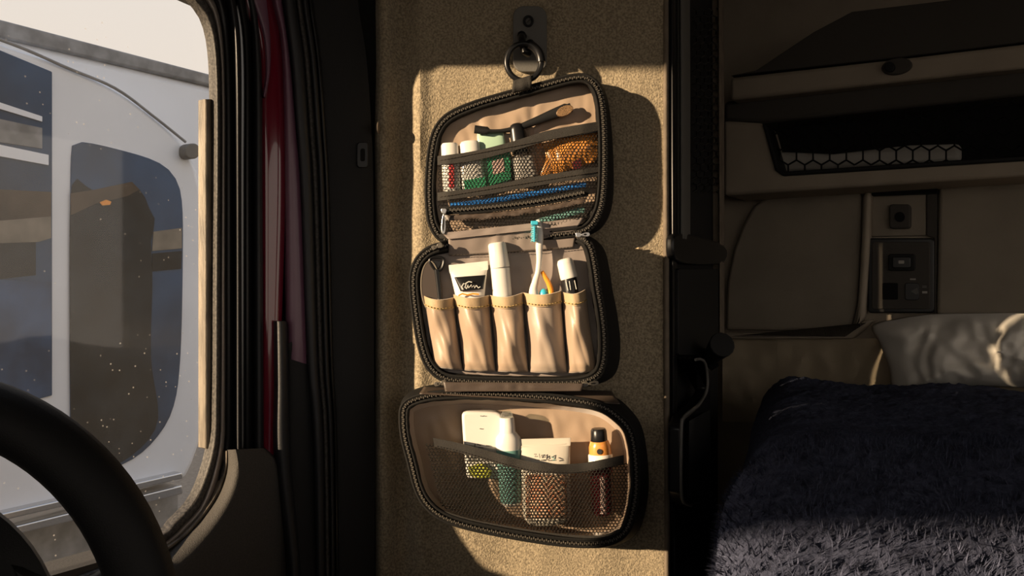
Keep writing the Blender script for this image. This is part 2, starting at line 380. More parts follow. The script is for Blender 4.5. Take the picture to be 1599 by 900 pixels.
strip('window_lip', sh_(arcL, (10, 10)), sh_(arcR, (6, 6)), DOOR, .004, .006, 'bright_lip', win, n=90, label='thin pale lip around the glass')
frameL = sh_(arcR, (5, 5)); frameR = sh_(arcR, (44, 18))
door = struct_empty('door_1', T(0.02)+(0.9,))
strip('window_frame', sh_(arcR, (5, 5)), sh_(arcR, (22, 20)), DOOR, .002, .010, 'black_gloss', win, n=90)
strip('seal', [(318, -120), (345, -40), (360, 20), (366, 100), (368, 300), (368, 700)], [(330, -120), (355, -40), (371, 20), (377, 100), (377, 300), (378, 705)], DOOR, .012, .010, 'rubber', door)
strip('seal', [(328, -120), (354, -40), (370, 20), (377, 100), (377, 300), (377, 700)], [(352, -120), (378, -40), (392, 20), (398, 100), (398, 300), (399, 705)], DOOR, .002, .014, 'black_gloss', door)
strip('seal', [(350, -120), (376, -40), (391, 20), (397, 100), (398, 300), (398, 700)], [(368, -120), (392, -40), (403, 30), (409, 120), (410, 300), (412, 705)], JAMB, -.002, .008, 'rubber', door)
# rounded shoulder of the door panel below the window
A = cr_pts([(352, 703), (350, 735), (335, 775), (305, 815), (265, 852), (225, 880), (150, 915), (-20, 965), (-260, 1030)], 60)
B = cr_pts([(416, 700), (442, 722), (456, 775), (462, 830), (465, 900), (465, 980), (462, 1060), (430, 1160), (300, 1300)], 60)
rows = []
for a, b in zip(A, B):
    row = []
    for j in range(25):
        t = j/24; k = min(1, t/.30); o_ff = .035*math.sin(math.pi/2*k)
        if t > .85: o_ff -= .03*((t-.85)/.15)**2
        row.append(DOOR.hit(a[0]*(1-t)+b[0]*t, a[1]*(1-t)+b[1]*t, o_ff+.006))
    row.append(DOOR.hit(b[0], b[1], 0)-DOOR.n*.03); row.append(DOOR.hit(a[0], a[1], 0)-DOOR.n*.03)
    rows.append(row)
mb = MB(); mb.loft(rows); mb.build('door_panel', 'door_grey', door)
strip('panel_lip', [(352, 705), (349, 737), (332, 777), (302, 817), (262, 852), (150, 912), (-20, 962)], [(357, 703), (355, 738), (338, 781), (308, 821), (266, 857), (152, 918), (-20, 969)], DOOR, .012, .004, 'tan_lip', door)
# maroon bodywork and the seals behind the door
strip('trim_5', [(370, -60), (380, 0), (400, 60), (407, 130), (409, 300), (409, 720)], [(418, -60), (425, 0), (436, 50), (442, 120), (446, 300), (432, 720)], JAMB, -.006, .006, 'maroon', kind='structure')
strip('sky_reflection_strip', [(385, -60), (396, 0), (412, 55), (416, 110), (411, 150)], [(408, -60), (416, 0), (422, 60), (422, 110), (414, 152)], JAMB, .003, .003, 'maroon_sky_tint', kind='structure')  # raised strip paints the sky's reflection on the maroon bodywork
strip('trim_7', [(416, -60), (427, 0), (440, 60), (445, 150), (447, 300), (450, 560)], [(432, -60), (442, 10), (453, 90), (463, 200), (471, 300), (482, 570)], JAMB, .000, .008, 'maroon_sky_tint', kind='structure')
strip('trim_8', [(429, 502), (430, 600), (430, 720), (450, 900), (450, 1060)], [(447, 502), (449, 520), (455, 720), (470, 900), (470, 1060)], JAMB, .006, .012, 'rubber', kind='structure')
strip('trim_9', [(445, 540), (446, 620), (446, 720), (455, 900), (455, 1060)], [(462, 530), (484, 555), (492, 720), (500, 900), (500, 1060)], JAMB, .000, .006, 'black_plastic', kind='structure')
def sealcol(k0, k1, nm, off, bulge, mat):
    base = [((440, -60), (555, -60)), ((447, 10), (560, 10)), ((458, 90), (572, 90)), ((466, 200), (580, 200)), ((473, 300), (583, 300)), ((482, 560), (584, 560)), ((492, 700), (585, 700)), ((497, 1060), (585, 1060))]
    L = [(a[0]+(b[0]-a[0])*k0, a[1]) for a, b in base]; R = [(a[0]+(b[0]-a[0])*k1, a[1]) for a, b in base]
    strip(nm, L, R, JAMB, off, bulge, mat, kind='structure', n=60)
sealcol(-.02, .14, 'trim_10', .006, .008, 'rubber'); sealcol(.14, .23, 'trim_11', .001, .005, 'rubber_dust'); sealcol(.23, .31, 'trim_12', .004, .008, 'rubber')
sealcol(.31, .38, 'trim_13', .001, .007, 'black_gloss'); sealcol(.38, 1.0, 'trim_14', .000, .003, 'black_plastic')
slabbox('leak_backing', (JAMB.hit(395, 450, -.03).x, JAMB.hit(395, 450, -.03).y), (-.175, 1.22), .02, 0, 2.45, 'void', side=(-.505, .863, 0))  # unseen black backing added to stop light leaking between the strips
# small fittings on the pillar
t = thing('pillar_button', 'small round button on the edge of the tan wall beside the black pillar', 'button', P(595, 200, 1.18))
body('cap', (590, 200), (592, 200), 1.178, [(0, 9, 10), (.6, 9, 10), (1, 7, 8)], 'felt_edge', t, Yb=1.178)
t = thing('latch_recess', 'small black recessed catch on the black door pillar', 'catch', JAMB.hit(566, 242, .02))
slab('plate', rect(558, 222, 575, 262, 5), JAMB, .000, .006, 'black_gloss', t, bevel=.001)
slab('slot', rect(563, 232, 570, 252, 3), JAMB, .004, .0065, 'void', t, bevel=0)

# ------------------------------------------------------------------ steering wheel
t = thing('steering_wheel', 'black steering wheel in the near corner by the door window', 'steering wheel', P(-150, 1000, .60))
WC = (-150, 1000)
def wp(r, a, Y=.60): return P(WC[0]+r*math.cos(math.radians(a)), WC[1]-r*math.sin(math.radians(a)), Y)
mb = MB(); mb.tube([wp(372+10*math.cos(math.radians(a-20)), a) for a in range(0, 360, 4)], 50*.6/F, 20, closed=True); mb.build('rim', 'wheel', t)
mb = MB(); mb.loft([[wp(r, a, y) for a in range(0, 360, 6)] for r, y in ((30, .585), (200, .588), (245, .60), (250, .62), (200, .64))]); mb.build('hub', 'wheel', t)
for a0 in (8, 188):
    rows = []
    for i in range(13):
        f = i/12; r = 205+f*160; hw = 13+9*(2*f-1)**4+7*(2*f-1)**2
        rows.append([wp(r, a0+hw*math.cos(math.radians(k))*(250/r), .6+.018*math.sin(math.radians(k))) for k in range(0, 360, 24)])
    mb = MB(); mb.loft(rows); mb.build('spoke', 'wheel', t)

# ------------------------------------------------------------------ outside
mb = MB(); mb.add([(-40, -30, -1.1), (30, -30, -1.1), (30, 60, -1.1), (-40, 60, -1.1)], [(0, 1, 2, 3)]); o = mb.build('ground', 'asphalt', smooth=False, kind='structure')
mb = MB(); rows = [[], []]
for i in range(60):
    x = -40+i*1.2; h = 2.2+1.5*mnoise.noise(V((x*.12, 0, 0)))
    rows[0].append((x, 30-i*.1, -1.2)); rows[1].append((x, 30.5-i*.1, -1.1+h))
rows.append([(p[0], p[1]+8, -1.2) for p in rows[0]]); mb.grid(rows); mb.build('hills', 'hill', kind='structure')
t = thing('parked_truck', 'pale truck cab with dark windows parked outside the door window', 'truck', (NBR.p.x, NBR.p.y, -1.1))
roofc = [(-420, -120), (-200, -10), (0, 66), (100, 100), (180, 138), (240, 180), (285, 222), (308, 262), (318, 320), (322, 420), (322, 600), (314, 690), (292, 748)]
slab('cab_body', cr_pts(roofc, 50)+[(0, 828), (-420, 935)], NBR, -.6, 0, 'truck_white', t, bevel=.03)
slab('roof_cap', [(-420, -150), (-200, -60), (0, 50), (332, 133), (520, 180), (520, 500), (-420, 500)], NBR, -1.2, -.62, 'truck_white', t, bevel=.05, label='white sloping roof fairing')
slab('roof_rail', [(-420, -190), (0, 30), (332, 117), (520, 160), (520, 182), (332, 134), (0, 58), (-420, -150)], NBR, -.70, -.60, 'truck_grey', t, bevel=.01, label='grey band along the roof')
mb = MB(); cc = cr_pts([(-200, -2), (0, 62), (105, 106), (180, 138), (240, 182), (290, 222)], 40); mb.tube([NBR.hit(x, y, .006) for x, y in cc], .006, 6); mb.build('roof_seam', 'truck_grey', t)
wa = slab('window', [(-420, 30), (-200, 50), (0, 78), (82, 112), (82, 618), (0, 640), (-420, 740)], NBR, -.02, .008, 'dark_glass', t, bevel=.004)  # strips and panels below are coloured slabs painting this pane's reflections
slab('reflected_strip', [(-420, 140), (0, 160), (66, 182), (66, 190), (0, 170), (-420, 152)], NBR, .006, .014, 'truck_white', wa, bevel=0)
slab('reflected_strip', [(-420, 190), (0, 186), (66, 200), (66, 232), (0, 222), (-420, 214)], NBR, .006, .012, 'truck_grey', wa, bevel=0, label='dark reflected strip in the glass')
slab('reflected_strip', [(-420, 222), (0, 226), (76, 242), (76, 258), (0, 244), (-420, 240)], NBR, .006, .014, 'truck_white', wa, bevel=0)
slab('reflected_panel', [(-420, 300), (0, 296), (80, 300), (80, 338), (0, 345), (-420, 360)], NBR, .006, .010, 'reflection_brown', wa, bevel=0, label='brown band seen in the glass')
slab('reflected_panel', [(-420, 350), (0, 345), (80, 338), (80, 372), (60, 378), (0, 380), (-420, 400)], NBR, .006, .010, 'reflection_rim_tan', wa, bevel=0, label='tan band seen in the glass')
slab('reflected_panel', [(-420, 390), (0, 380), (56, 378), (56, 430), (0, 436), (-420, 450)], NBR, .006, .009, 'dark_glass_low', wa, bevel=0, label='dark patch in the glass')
slab('reflected_panel', [(-420, 450), (0, 437), (80, 440), (80, 616), (0, 638), (-420, 730)], NBR, .006, .009, 'reflection_blue', wa, bevel=0, label='blue lower half of the glass')
wb = cr_pts([(112, 245), (118, 226), (132, 222), (180, 232), (240, 250), (270, 272), (284, 310), (286, 400), (282, 560), (270, 640), (240, 690), (200, 722), (150, 738), (120, 738), (112, 722), (110, 600), (110, 400)], 70, True)
w2 = slab('window', wb, NBR, -.02, .006, 'dark_glass', t, bevel=.003)  # shapes below paint reflections on this pane, nothing stands inside
slab('reflected_blob', cr_pts([(111, 308), (130, 290), (150, 300), (185, 306), (205, 290), (222, 300), (235, 330), (244, 350), (236, 372), (238, 440), (236, 560), (246, 660), (200, 716), (150, 732), (118, 728), (111, 640)], 60, True), NBR, .004, .009, 'dark_glass_low', w2, bevel=0, label='dark reflection painted on the glass')
slab('reflected_band', [(111, 302), (150, 296), (206, 284), (218, 296), (200, 306), (150, 318), (111, 336)], NBR, .006, .011, 'reflection_brown', w2, bevel=0)
slab('reflected_spot', [(156, 316), (166, 312), (174, 315), (172, 320), (160, 321)], NBR, .008, .013, 'orange', w2, bevel=0)
slab('reflected_patch', [(240, 362), (284, 356), (284, 388), (238, 392)], NBR, .005, .010, 'reflection_rim_tan', w2, bevel=0)
slab('reflected_patch', [(238, 396), (284, 392), (283, 420), (238, 424)], NBR, .005, .009, 'dark_glass_low', w2, bevel=0)
slab('side_rail', [(-420, 915), (0, 803), (285, 738), (286, 748), (0, 815), (-420, 930)], NBR, -.1, .05, 'chrome', t, bevel=.006, label='polished rail along the sill')
slab('side_rail', [(-420, 945), (0, 828), (285, 758), (286, 772), (0, 842), (-420, 960)], NBR, -.1, .04, 'chrome', t, bevel=.006)
slab('lower_body', [(-420, 950), (0, 834), (280, 764), (276, 1100), (-420, 1200)], NBR, -.5, -.05, 'truck_grey', t, bevel=.01)
slab('marker_lamp', rect(290, 224, 312, 248, 9), NBR, 0, .05, 'grey_metal', t, bevel=.005)

# ------------------------------------------------------------------ hook on the wall
t = thing('wall_hook', 'grey metal hook plate screwed to the tan wall above the bag', 'hook', P(826, 60, 1.195))
slab('plate', rect(801, 9, 854, 112, 17, 8), FR(1.2), .003, .010, 'grey_metal', t, bevel=.0012)
mb = MB(); mb.tube([P(825+6.5*math.cos(a*math.pi/12), 33+7.5*math.sin(a*math.pi/12), 1.188) for a in range(24)], .0018, 8, closed=True); mb.build('hole_rim', 'black_plastic', t)
body('bolt', (825, 33), (825.2, 33.2), 1.1885, [(0, 6, 6), (1, 6, 6)], 'grey_metal', t)
mb = MB(); mb.tube([P(814, 56, 1.186), P(815, 60, 1.172), P(816, 70, 1.162), P(819, 80, 1.160), P(824, 84, 1.165), P(828, 78, 1.175), P(828, 66, 1.186)], lambda f: .0052, 12); mb.build('hook_arm', 'black_gloss', t)
body('hook_base', (812, 50), (818, 62), 1.184, [(0, 4, 4), (.3, 7, 6), (.8, 7, 6), (1, 4, 4)], 'black_gloss', t)
t = thing('wall_pin', 'tiny brass pin in the wall right of the bag', 'pin', P(997, 389, 1.198))
mb = MB(); mb.tube([P(992, 390, 1.195), P(997, 388, 1.192), P(1003, 389, 1.195)], .0016, 8); mb.build('pin_body', 'satin_hem', t)

# ------------------------------------------------------------------ the toiletry bag
bag = thing('toiletry_bag', 'open black hanging toiletry bag with three zipped tan-lined compartments', 'bag', P(810, 850, 1.19))
N = 168
rim1 = cr_pts([(668, 325), (667, 285), (671, 235), (680, 202), (700, 179), (740, 161), (790, 146), (850, 130), (893, 119), (918, 120), (935, 137), (943, 168), (946, 230), (944, 300), (935, 338), (914, 362), (870, 370), (800, 375), (730, 379), (692, 376), (674, 355)], N, True)
rim2 = cr_pts([(642, 450), (644, 422), (656, 399), (680, 384), (730, 376), (800, 371), (870, 367), (908, 369), (924, 385), (932, 420), (936, 450), (943, 490), (947, 533), (944, 570), (932, 590), (904, 600), (850, 602), (790, 601), (730, 599), (692, 593), (668, 573), (655, 540), (647, 495)], N, True)
rim3 = cr_pts([(626, 655), (629, 634), (645, 622), (680, 614), (735, 612), (800, 614), (883, 621), (937, 631), (968, 650), (987, 674), (995, 715), (996, 770), (985, 820), (966, 843), (933, 852), (883, 851), (817, 842), (740, 827), (695, 813), (667, 793), (650, 765), (638, 720), (629, 685)], N, True)
def pull(x, y, x2, y2, Y, mat='silver'):
    a = math.atan2(y2-y, x2-x); L = math.hypot(x2-x, y2-y)
    def q(u, v): return (x+u*math.cos(a)-v*math.sin(a), y+u*math.sin(a)+v*math.cos(a))
    z = slab('zipper_pull', [q(-3, -3.5), (q(0, -4.5)), q(5, -3.5), q(7, 0), q(5, 3.5), q(0, 4.5), q(-3, 3.5)], FR(Y), 0, .004, mat, bag, bevel=.0008)
    tab = [q(5+(L-5)/2+(L-5)/2*math.cos(k*math.pi/10), (3.2+1.2*math.cos(k*math.pi/10))*(abs(math.sin(k*math.pi/10))**.7)*math.copysign(1, math.sin(k*math.pi/10))) for k in range(20)]
    slab('pull_tab', tab, FR(Y-.003), -.001, .0012, mat, z, bevel=.0005)
    slab('tab_slot', [q(8+(L-11)/2+(L-14)/2*math.cos(k*math.pi/8), 1.4*math.sin(k*math.pi/8)) for k in range(16)], FR(Y-.003), 0, .0015, 'bag_black', z, bevel=0)
def compartment(rim, back, Yr, Yf, d_in, mats, seed, pipe=True, wamp=.0028, label=None, pitch=3.4, Yb=1.196, wallmat='bag_black'):
    Yrf = Yr if callable(Yr) else (lambda x, y: Yr)
    mid = [((a[0]*.45+b[0]*.55), (a[1]*.45+b[1]*.55)) for a, b in zip(rim, back)]
    mid = inset(mid, -3)
    rows = [[P(*p, Yb) for p in inset(back, 8)], [P(*p, Yb-.008) for p in inset(back, 1)], [P(*p, Yb*.5+Yrf(*p)*.5) for p in mid], [P(*p, Yrf(*p)+.003) for p in inset(rim, -1)], [P(*p, Yrf(*p)-.001) for p in inset(rim, 2)]]
    mb = MB(); mb.grid(rows, True); mb.f.append(tuple(range(len(back)))); shell = mb.build('shell', 'bag_black', bag, label=label)
    # zipper tape between two piped edges
    mb = MB(); mb.grid([[P(*p, Yrf(*p)-.0015) for p in inset(rim, 0)], [P(*p, Yrf(*p)-.003) for p in inset(rim, 4)], [P(*p, Yrf(*p)-.001) for p in inset(rim, 9)]], True); mb.build('zipper_tape', 'tape', shell)
    mb = MB(); mb.tube([P(*p, Yrf(*p)-.002) for p in inset(rim, 9.5)], .0020, 8, closed=True); mb.tube([P(*p, Yrf(*p)-.0006) for p in inset(rim, -1.5)], .0022, 8, closed=True); mb.build('piping', 'bag_black', shell)
    Lr = sum(math.hypot(rim[i][0]-rim[i-1][0], rim[i][1]-rim[i-1][1]) for i in range(len(rim)))
    n2 = int(Lr/pitch); z = cr_pts(inset(rim, 3.2), n2, True); mb = MB()
    for i, p in enumerate(z):
        q = z[(i+1) % n2]; d = (P(*q, 1.1)-P(*p, 1.1)).normalized(); s = d.cross(V((0, 1, 0)))
        c = P(*p, Yrf(*p)-.0042)+s*(.0006 if i % 2 else -.0006)
        mb.box(c, d*.0008, s*.0014, V((0, .0010, 0)))
    mb.build('zipper_teeth', 'teeth', shell, smooth=False, kind='stuff')
    # inner wall
    rows = []
    for k, (ins, f) in enumerate(((9, 0), (11, .12), (13, .4), (14+d_in*.5, .75), (14+d_in, 1.0))):
        row = []
        for i, p in enumerate(inset(rim, ins)):
            j = .0018*mnoise.noise(V((i*.45, k*1.2, seed))) if 0 < k < 4 else 0
            y0 = Yrf(*p)
            row.append(P(p[0]+j*900, p[1]+j*700, y0+(Yf-y0)*f-(.001 if k == 0 else 0)))
        rows.append(row)
    mb = MB(); mb.grid(rows[:3] if mats[1] != wallmat else rows, True); mb.build('binding', wallmat, bag)
    if mats[1] != wallmat:
        mb = MB(); mb.grid(rows[2:], True); mb.build('side_lining', mats[1], bag)
    fl = inset(rim, 13+d_in); n = len(fl); cx = sum(p[0] for p in fl)/n; cy = sum(p[1] for p in fl)/n; rows = []
    for k in range(34):
        r = 1-k/34; row = []
        for p in fl:
            x = cx+(p[0]-cx)*r; y = cy+(p[1]-cy)*r; q = P(x, y, Yf); e_ = min(1, (1-r)*6)
            q.y -= wamp*e_*wr(q.x, q.z, 1.0, seed); row.append(q)
        rows.append(row)
    mb = MB(); b, nn = mb.grid(rows, True); mb.v.append(tuple(P(cx, cy, Yf))); c = len(mb.v)-1; l = b+33*nn
    for i in range(nn): mb.f.append((l+i, l+(i+1) % nn, c))
    return mb.build('lining', mats[0], bag)
def shifted(rim, fx, fy): return [(x+fx(x, y), y+fy(x, y)) for x, y in rim]
b1 = shifted(rim1, lambda x, y: 4+14*max(0, (x-800)/150)*(.3+.7*max(0, (y-120)/250)), lambda x, y: 3)
b2 = shifted(rim2, lambda x, y: 2+20*max(0, (x-750)/190), lambda x, y: 3+2*max(0, (400-y)/30))
b3 = shifted(rim3, lambda x, y: 3+14*max(0, (x-700)/290), lambda x, y: -15 if y < 640 else (2 if y > 700 else -15+17*(y-640)/60))
compartment(rim1, b1, lambda x, y: 1.166-.014*(x-667)/279, 1.173, 0, ('satin_tan', 'bag_black'), 1.3)
def yr2(x, y):
    y0 = 1.150-.024*(x-642)/305; k = max(0, min(1, (400-y)/14))*max(0, min(1, (x-688)/14))*max(0, min(1, (912-x)/14)); return y0+(1.166-y0)*k
compartment(rim2, b2, yr2, 1.163, 0, ('satin_grey', 'bag_black'), 5.1, wamp=.002)
compartment(rim3, b3, lambda x, y: 1.132-.014*(x-626)/370, 1.184, 6, ('satin_tan', 'satin_tan'), 9.7, wamp=.002)
pull(693, 328, 692, 366, 1.150); pull(902, 367, 921, 366, 1.118, 'silver'); pull(688, 383, 674, 388, 1.14, 'teeth'); pull(694, 598, 678, 601, 1.13, 'teeth'); pull(913, 601, 935, 598, 1.12, 'teeth')
# ring and strap
mb = MB(); mb.tube([P(818+27*math.cos(math.radians(a)), 97+29*math.sin(math.radians(a)), 1.155) for a in range(0, 360, 8)], lambda f: .0040, 12, closed=True)
mb.build('hanging_ring', 'black_gloss', bag, label='glossy black ring with a clip opening')
mb = MB(); mb.tube([P(818+27*math.cos(math.radians(a)), 97+29*math.sin(math.radians(a)), 1.155) for a in range(-72, 2, 6)], lambda f: .0062, 12); mb.build('clip_gate', 'black_gloss', bag)
rows = []
for i in range(9):
    f = i/8; rows.append([P(801+28*u+2.5*f*(u-.2), (126-9*u)*(1-f)+(146-7*u)*f, 1.150-.006*math.sin(f*3)+.0008*math.sin(u*9)) for u in [k/8 for k in range(9)]])
mb = MB(); mb.grid(rows); o = mb.build('strap_loop', 'bag_band', bag); m = o.modifiers.new('s', 'SOLIDIFY'); m.thickness = .002
# fabric flaps joining the compartments
def flap(nm, tl, tr, bl, br, Y0, Y1, mat, amp=.003, seed=0):
    rows = []
    for i in range(14):
        f = i/13; row = []
        for j in range(60):
            u = j/59; x = (tl[0]*(1-u)+tr[0]*u)*(1-f)+(bl[0]*(1-u)+br[0]*u)*f; y = (tl[1]*(1-u)+tr[1]*u)*(1-f)+(bl[1]*(1-u)+br[1]*u)*f
            q = P(x, y, Y0+(Y1-Y0)*f); q.y -= amp*wr(q.x, q.z*.5, .8, seed)*math.sin(math.pi*max(.15, min(.85, f))); row.append(q)
        rows.append(row)
    mb = MB(); mb.grid(rows); o = mb.build(nm, mat, bag); m = o.modifiers.new('s', 'SOLIDIFY'); m.thickness = .0015; m.offset = 1; return o
flap('hinge_flap', (700, 370), (903, 346), (701, 400), (896, 387), 1.150, 1.1585, 'satin_grey', .003, 2)
flap('lining_edge', (690, 364), (912, 340), (700, 374), (904, 352), 1.1475, 1.1475, 'satin_grey', .002, 8)
flap('hinge_flap', (692, 597), (912, 599), (695, 612), (908, 611), 1.113, 1.112, 'satin_brown', .002, 6)
flap('hinge_flap', (662, 606), (955, 612), (655, 616), (968, 632), 1.15, 1.122, 'satin_brown', .001, 16)
def stitches(a, b, Y, parent, mat, pitch=5.2, r=.0006, sag=0, up=0, nm='stitching'):
    n = max(3, int(math.hypot(b[0]-a[0], b[1]-a[1])/pitch)); mb = MB()
    for i in range(n):
        f0, f1 = (i+.12)/n, (i+.78)/n
        g = lambda f: P(a[0]+(b[0]-a[0])*f, a[1]+(b[1]-a[1])*f+sag*math.sin(math.pi*f), Y(f) if callable(Y) else Y)
        mb.bar(g(f0), g(f1), r, 4)
    return mb.build(nm, mat, parent, smooth=False, kind='stuff')
stitches((702, 399), (895, 386), 1.154, bag, 'thread_dark', sag=2)

# --- compartment 1: bands, nets, inner zip
def band(nm, top, bot, Yf, mat, amp=.0006, parent=bag):
    tx = cr_pts(top, 50); bx = cr_pts(bot, 50); rows = []
    for i, (a, b) in enumerate(zip(tx, bx)):
        row = [P(a[0], a[1], Yf(a[0])+.0015)]
        for j in range(6):
            t = j/5; x = a[0]*(1-t)+b[0]*t; y = a[1]*(1-t)+b[1]*t; row.append(P(x, y, Yf(x)-.0006*math.sin(math.pi*t)+amp*mnoise.noise(V((x*.15, y*.15, 2)))))
        row.append(P(b[0], b[1], Yf(b[0])+.0015)); rows.append(row)
    mb = MB(); mb.loft(rows); return mb.build(nm, mat, parent)
ya = lambda x: 1.1635-.008*(x-684)/255-.0095*min(1, max(0, (x-684)/14), )*min(1, max(0, (940-x)/30))
yfa = lambda x, y: ya(x)+.0012*mnoise.noise(V((x*.05, y*.05, 0)))
t1 = lerp_curve([(684, 250), (740, 243), (800, 228), (860, 210), (938, 197)]); t2 = lerp_curve([(684, 306), (760, 297), (840, 282), (938, 267)])
zp = lerp_curve([(684, 329), (760, 324), (840, 315), (922, 299)]); bt = lerp_curve([(684, 372), (760, 368), (840, 358), (930, 336)])
xR = lerp_curve([(200, 938), (270, 938), (310, 934), (345, 915), (370, 900)])
in1 = lambda x, y: 684 < x < 938 and t1(x) < y < t2(x)
net('upper_net', in1, yfa, (682, 190, 940, 310), bag)
net('net_gap', lambda x, y: 684 < x < 938 and t2(x) < y < zp(x)-5, yfa, (682, 260, 940, 330), bag)
net('lower_net', lambda x, y: 686 < x < xR(y) and zp(x)+16 < y < bt(x), yfa, (682, 295, 940, 378), bag)
bd = band('pocket_band', [(683, 244), (740, 236), (800, 221), (860, 203), (939, 189)], [(683, 258), (740, 251), (800, 236), (860, 219), (939, 206)], lambda x: ya(x)-.001, 'bag_band')
stitches((686, 251), (935, 203), lambda f: ya(686+249*f)-.0025, bd, 'thread_dark')
bd = band('pocket_band', [(683, 301), (760, 291), (840, 275), (940, 260)], [(683, 314), (760, 304), (840, 290), (940, 275)], lambda x: ya(x)-.001, 'bag_band')
stitches((686, 308), (935, 268), lambda f: ya(686+249*f)-.0025, bd, 'thread_dark')
band('pocket_band', [(684, 366), (760, 361), (840, 350), (925, 329)], [(688, 373), (760, 369), (840, 358), (922, 338)], lambda x: 1.151, 'bag_band')
zb = band('inner_zipper', [(690, 323), (760, 318), (840, 309), (922, 293)], [(690, 336), (760, 332), (840, 322), (918, 307)], lambda x: ya(x)-.0015, 'tape')
zc = cr_pts([(694, 329), (760, 324), (840, 314), (914, 300)], 74); mb = MB()
for i, p in enumerate(zc[:-1]):
    d = (P(*zc[i+1], 1.14)-P(*p, 1.14)).normalized(); s = d.cross(V((0, 1, 0))); mb.box(P(*p, ya(p[0])-.004)+s*(.0006 if i % 2 else -.0006), d*.0009, s*.0017, V((0, .001, 0)))
mb.build('inner_teeth', 'teeth', zb, smooth=False, kind='stuff')
band('zipper_fold', [(692, 336), (760, 333), (840, 323), (916, 308)], [(696, 345), (760, 343), (840, 332), (912, 318)], lambda x: ya(x)+.0005, 'satin_brown', amp=.002)

# --- compartment 2: five slip pockets
pk = [((661, 461), (709, 465), (676, 572), (724, 578)), ((708, 460), (765, 461), (723, 578), (775, 580)), ((764, 461), (817, 457), (775, 580), (826, 581)), ((816, 457), (877, 454), (826, 581), (887, 582)), ((877, 456), (914, 452), (887, 582), (931, 578))]
for k, (tl, tr, bl, br) in enumerate(pk):
    W = tr[0]-tl[0]
    def surf(u, v, dy=0.0,  k=k, tl=tl, tr=tr, bl=bl, br=br, W=W):
        x = (tl[0]*(1-u)+tr[0]*u)*(1-v)+(bl[0]*(1-u)+br[0]*u)*v
        x += 3.0*math.sin(math.pi*v)*(u-.5)*-.9
        y = (tl[1]*(1-u)+tr[1]*u)*(1-v)+(bl[1]*(1-u)+br[1]*u)*v + 5*math.sin(math.pi*u)*(1-v)
        q = P(x, y, 1.158); bu = math.sin(math.pi*u)**.55 if 0 < u < 1 else 0
        fold = wr(q.x*1.0+k, q.z*.6, .75, k*3.7)*.5+.7*math.sin(u*5+v*6*(-1)**k+k)*math.sin(v*3)+.35*abs(math.sin(u*9-v*5+k*2))
        q.y -= bu*(.0235*(1-.22*v**3))+.0046*fold*bu*min(1, .2+v*2.0)+.002*mnoise.noise(V((q.x*70, q.z*28, k*3)))*bu*max(0, v)**.5-dy
        if v > .9: q.y += (v-.9)*.06*bu
        return q
    rows = [[surf(u/22, v/30) for u in range(23)] for v in range(31)]
    mb = MB(); mb.grid(rows); o = mb.build('slip_pocket', 'satin_tan' if k != 3 else 'satin_pale', bag) if k != 3 else None
    if k == 3:
        if 'satin_pale' not in M: mm('satin_pale', (.36, .285, .225), .38, sheen=.3, bump=.15, scale=900, spec=.6)
        o = mb.build('slip_pocket', 'satin_pale', bag)
    m = o.modifiers.new('s', 'SOLIDIFY'); m.thickness = .0012; m.offset = 1
    hv = 18/120
    mb = MB(); rows = [[surf(u/22, hv*v/4, -.0030-.0008*math.sin(math.pi*v/4)) for u in range(23)] for v in range(5)]
    rows = [[surf(u/22, -.004, .003) for u in range(23)], *rows, [surf(u/22, hv*1.02, 0.0) for u in range(23)]]
    mb.grid(rows); mb.build('hem', 'satin_hem', o)
    mb = MB(); nst = int(W/4.6)
    for i in range(nst):
        mb.bar(surf((i+.15)/nst, hv*.84, -.0046), surf((i+.75)/nst, hv*.84, -.0046), .0009, 4)
    mb.build('stitching', 'thread', o, smooth=False, kind='stuff')
# --- compartment 3: mesh pocket
yc = lambda x: 1.136-.008*math.sin(math.pi*max(0, min(1, (x-680)/290)))
bump3 = [(790, 12, .004), (853, 32, .010), (942, 18, .006)]
yfc = lambda x, y: yc(x)-sum(a*math.exp(-((x-c)/s)**2) for c, s, a in bump3)*.6+.0012*mnoise.noise(V((x*.04, y*.04, 0)))
t3 = lerp_curve([(680, 690), (720, 701), (765, 714), (813, 726), (850, 731), (905, 731), (972, 719)])
innr = inset(rim3, 17)
def in_poly(x, y, P_=innr):
    c = False; j = len(P_)-1
    for i in range(len(P_)):
        if (P_[i][1] > y) != (P_[j][1] > y) and x < (P_[j][0]-P_[i][0])*(y-P_[i][1])/(P_[j][1]-P_[i][1])+P_[i][0]: c = not c
        j = i
    return c
net('mesh_pocket', lambda x, y: y > t3(x)+4 and in_poly(x, y) and x > 664+(y-690)*.25, yfc, (655, 690, 985, 850), bag, s=3.1, r=.85)
bd = band('pocket_band', [(676, 684), (720, 693), (765, 705), (813, 718), (850, 724), (905, 724), (974, 711)], [(678, 698), (720, 708), (765, 721), (813, 734), (850, 739), (905, 739), (974, 726)], lambda x: yfc(x, 720)-.0014, 'bag_band')
mb = MB(); cc = cr_pts([(680, 697), (720, 706), (765, 719), (813, 732), (850, 737), (905, 737), (972, 724)], 120)
for a, b in zip(cc[::2], cc[1::2]): mb.bar(P(*a, yfc(a[0], 720)-.0035), P(*b, yfc(b[0], 720)-.0035), .0005, 4)
mb.build('stitching', 'thread_dark', bd, smooth=False, kind='stuff')
band('pocket_band', [(690, 797), (740, 812), (817, 826), (883, 835), (940, 836), (966, 826)], [(693, 804), (740, 819), (817, 833), (883, 841), (938, 843), (966, 834)], lambda x: 1.128, 'bag_band')

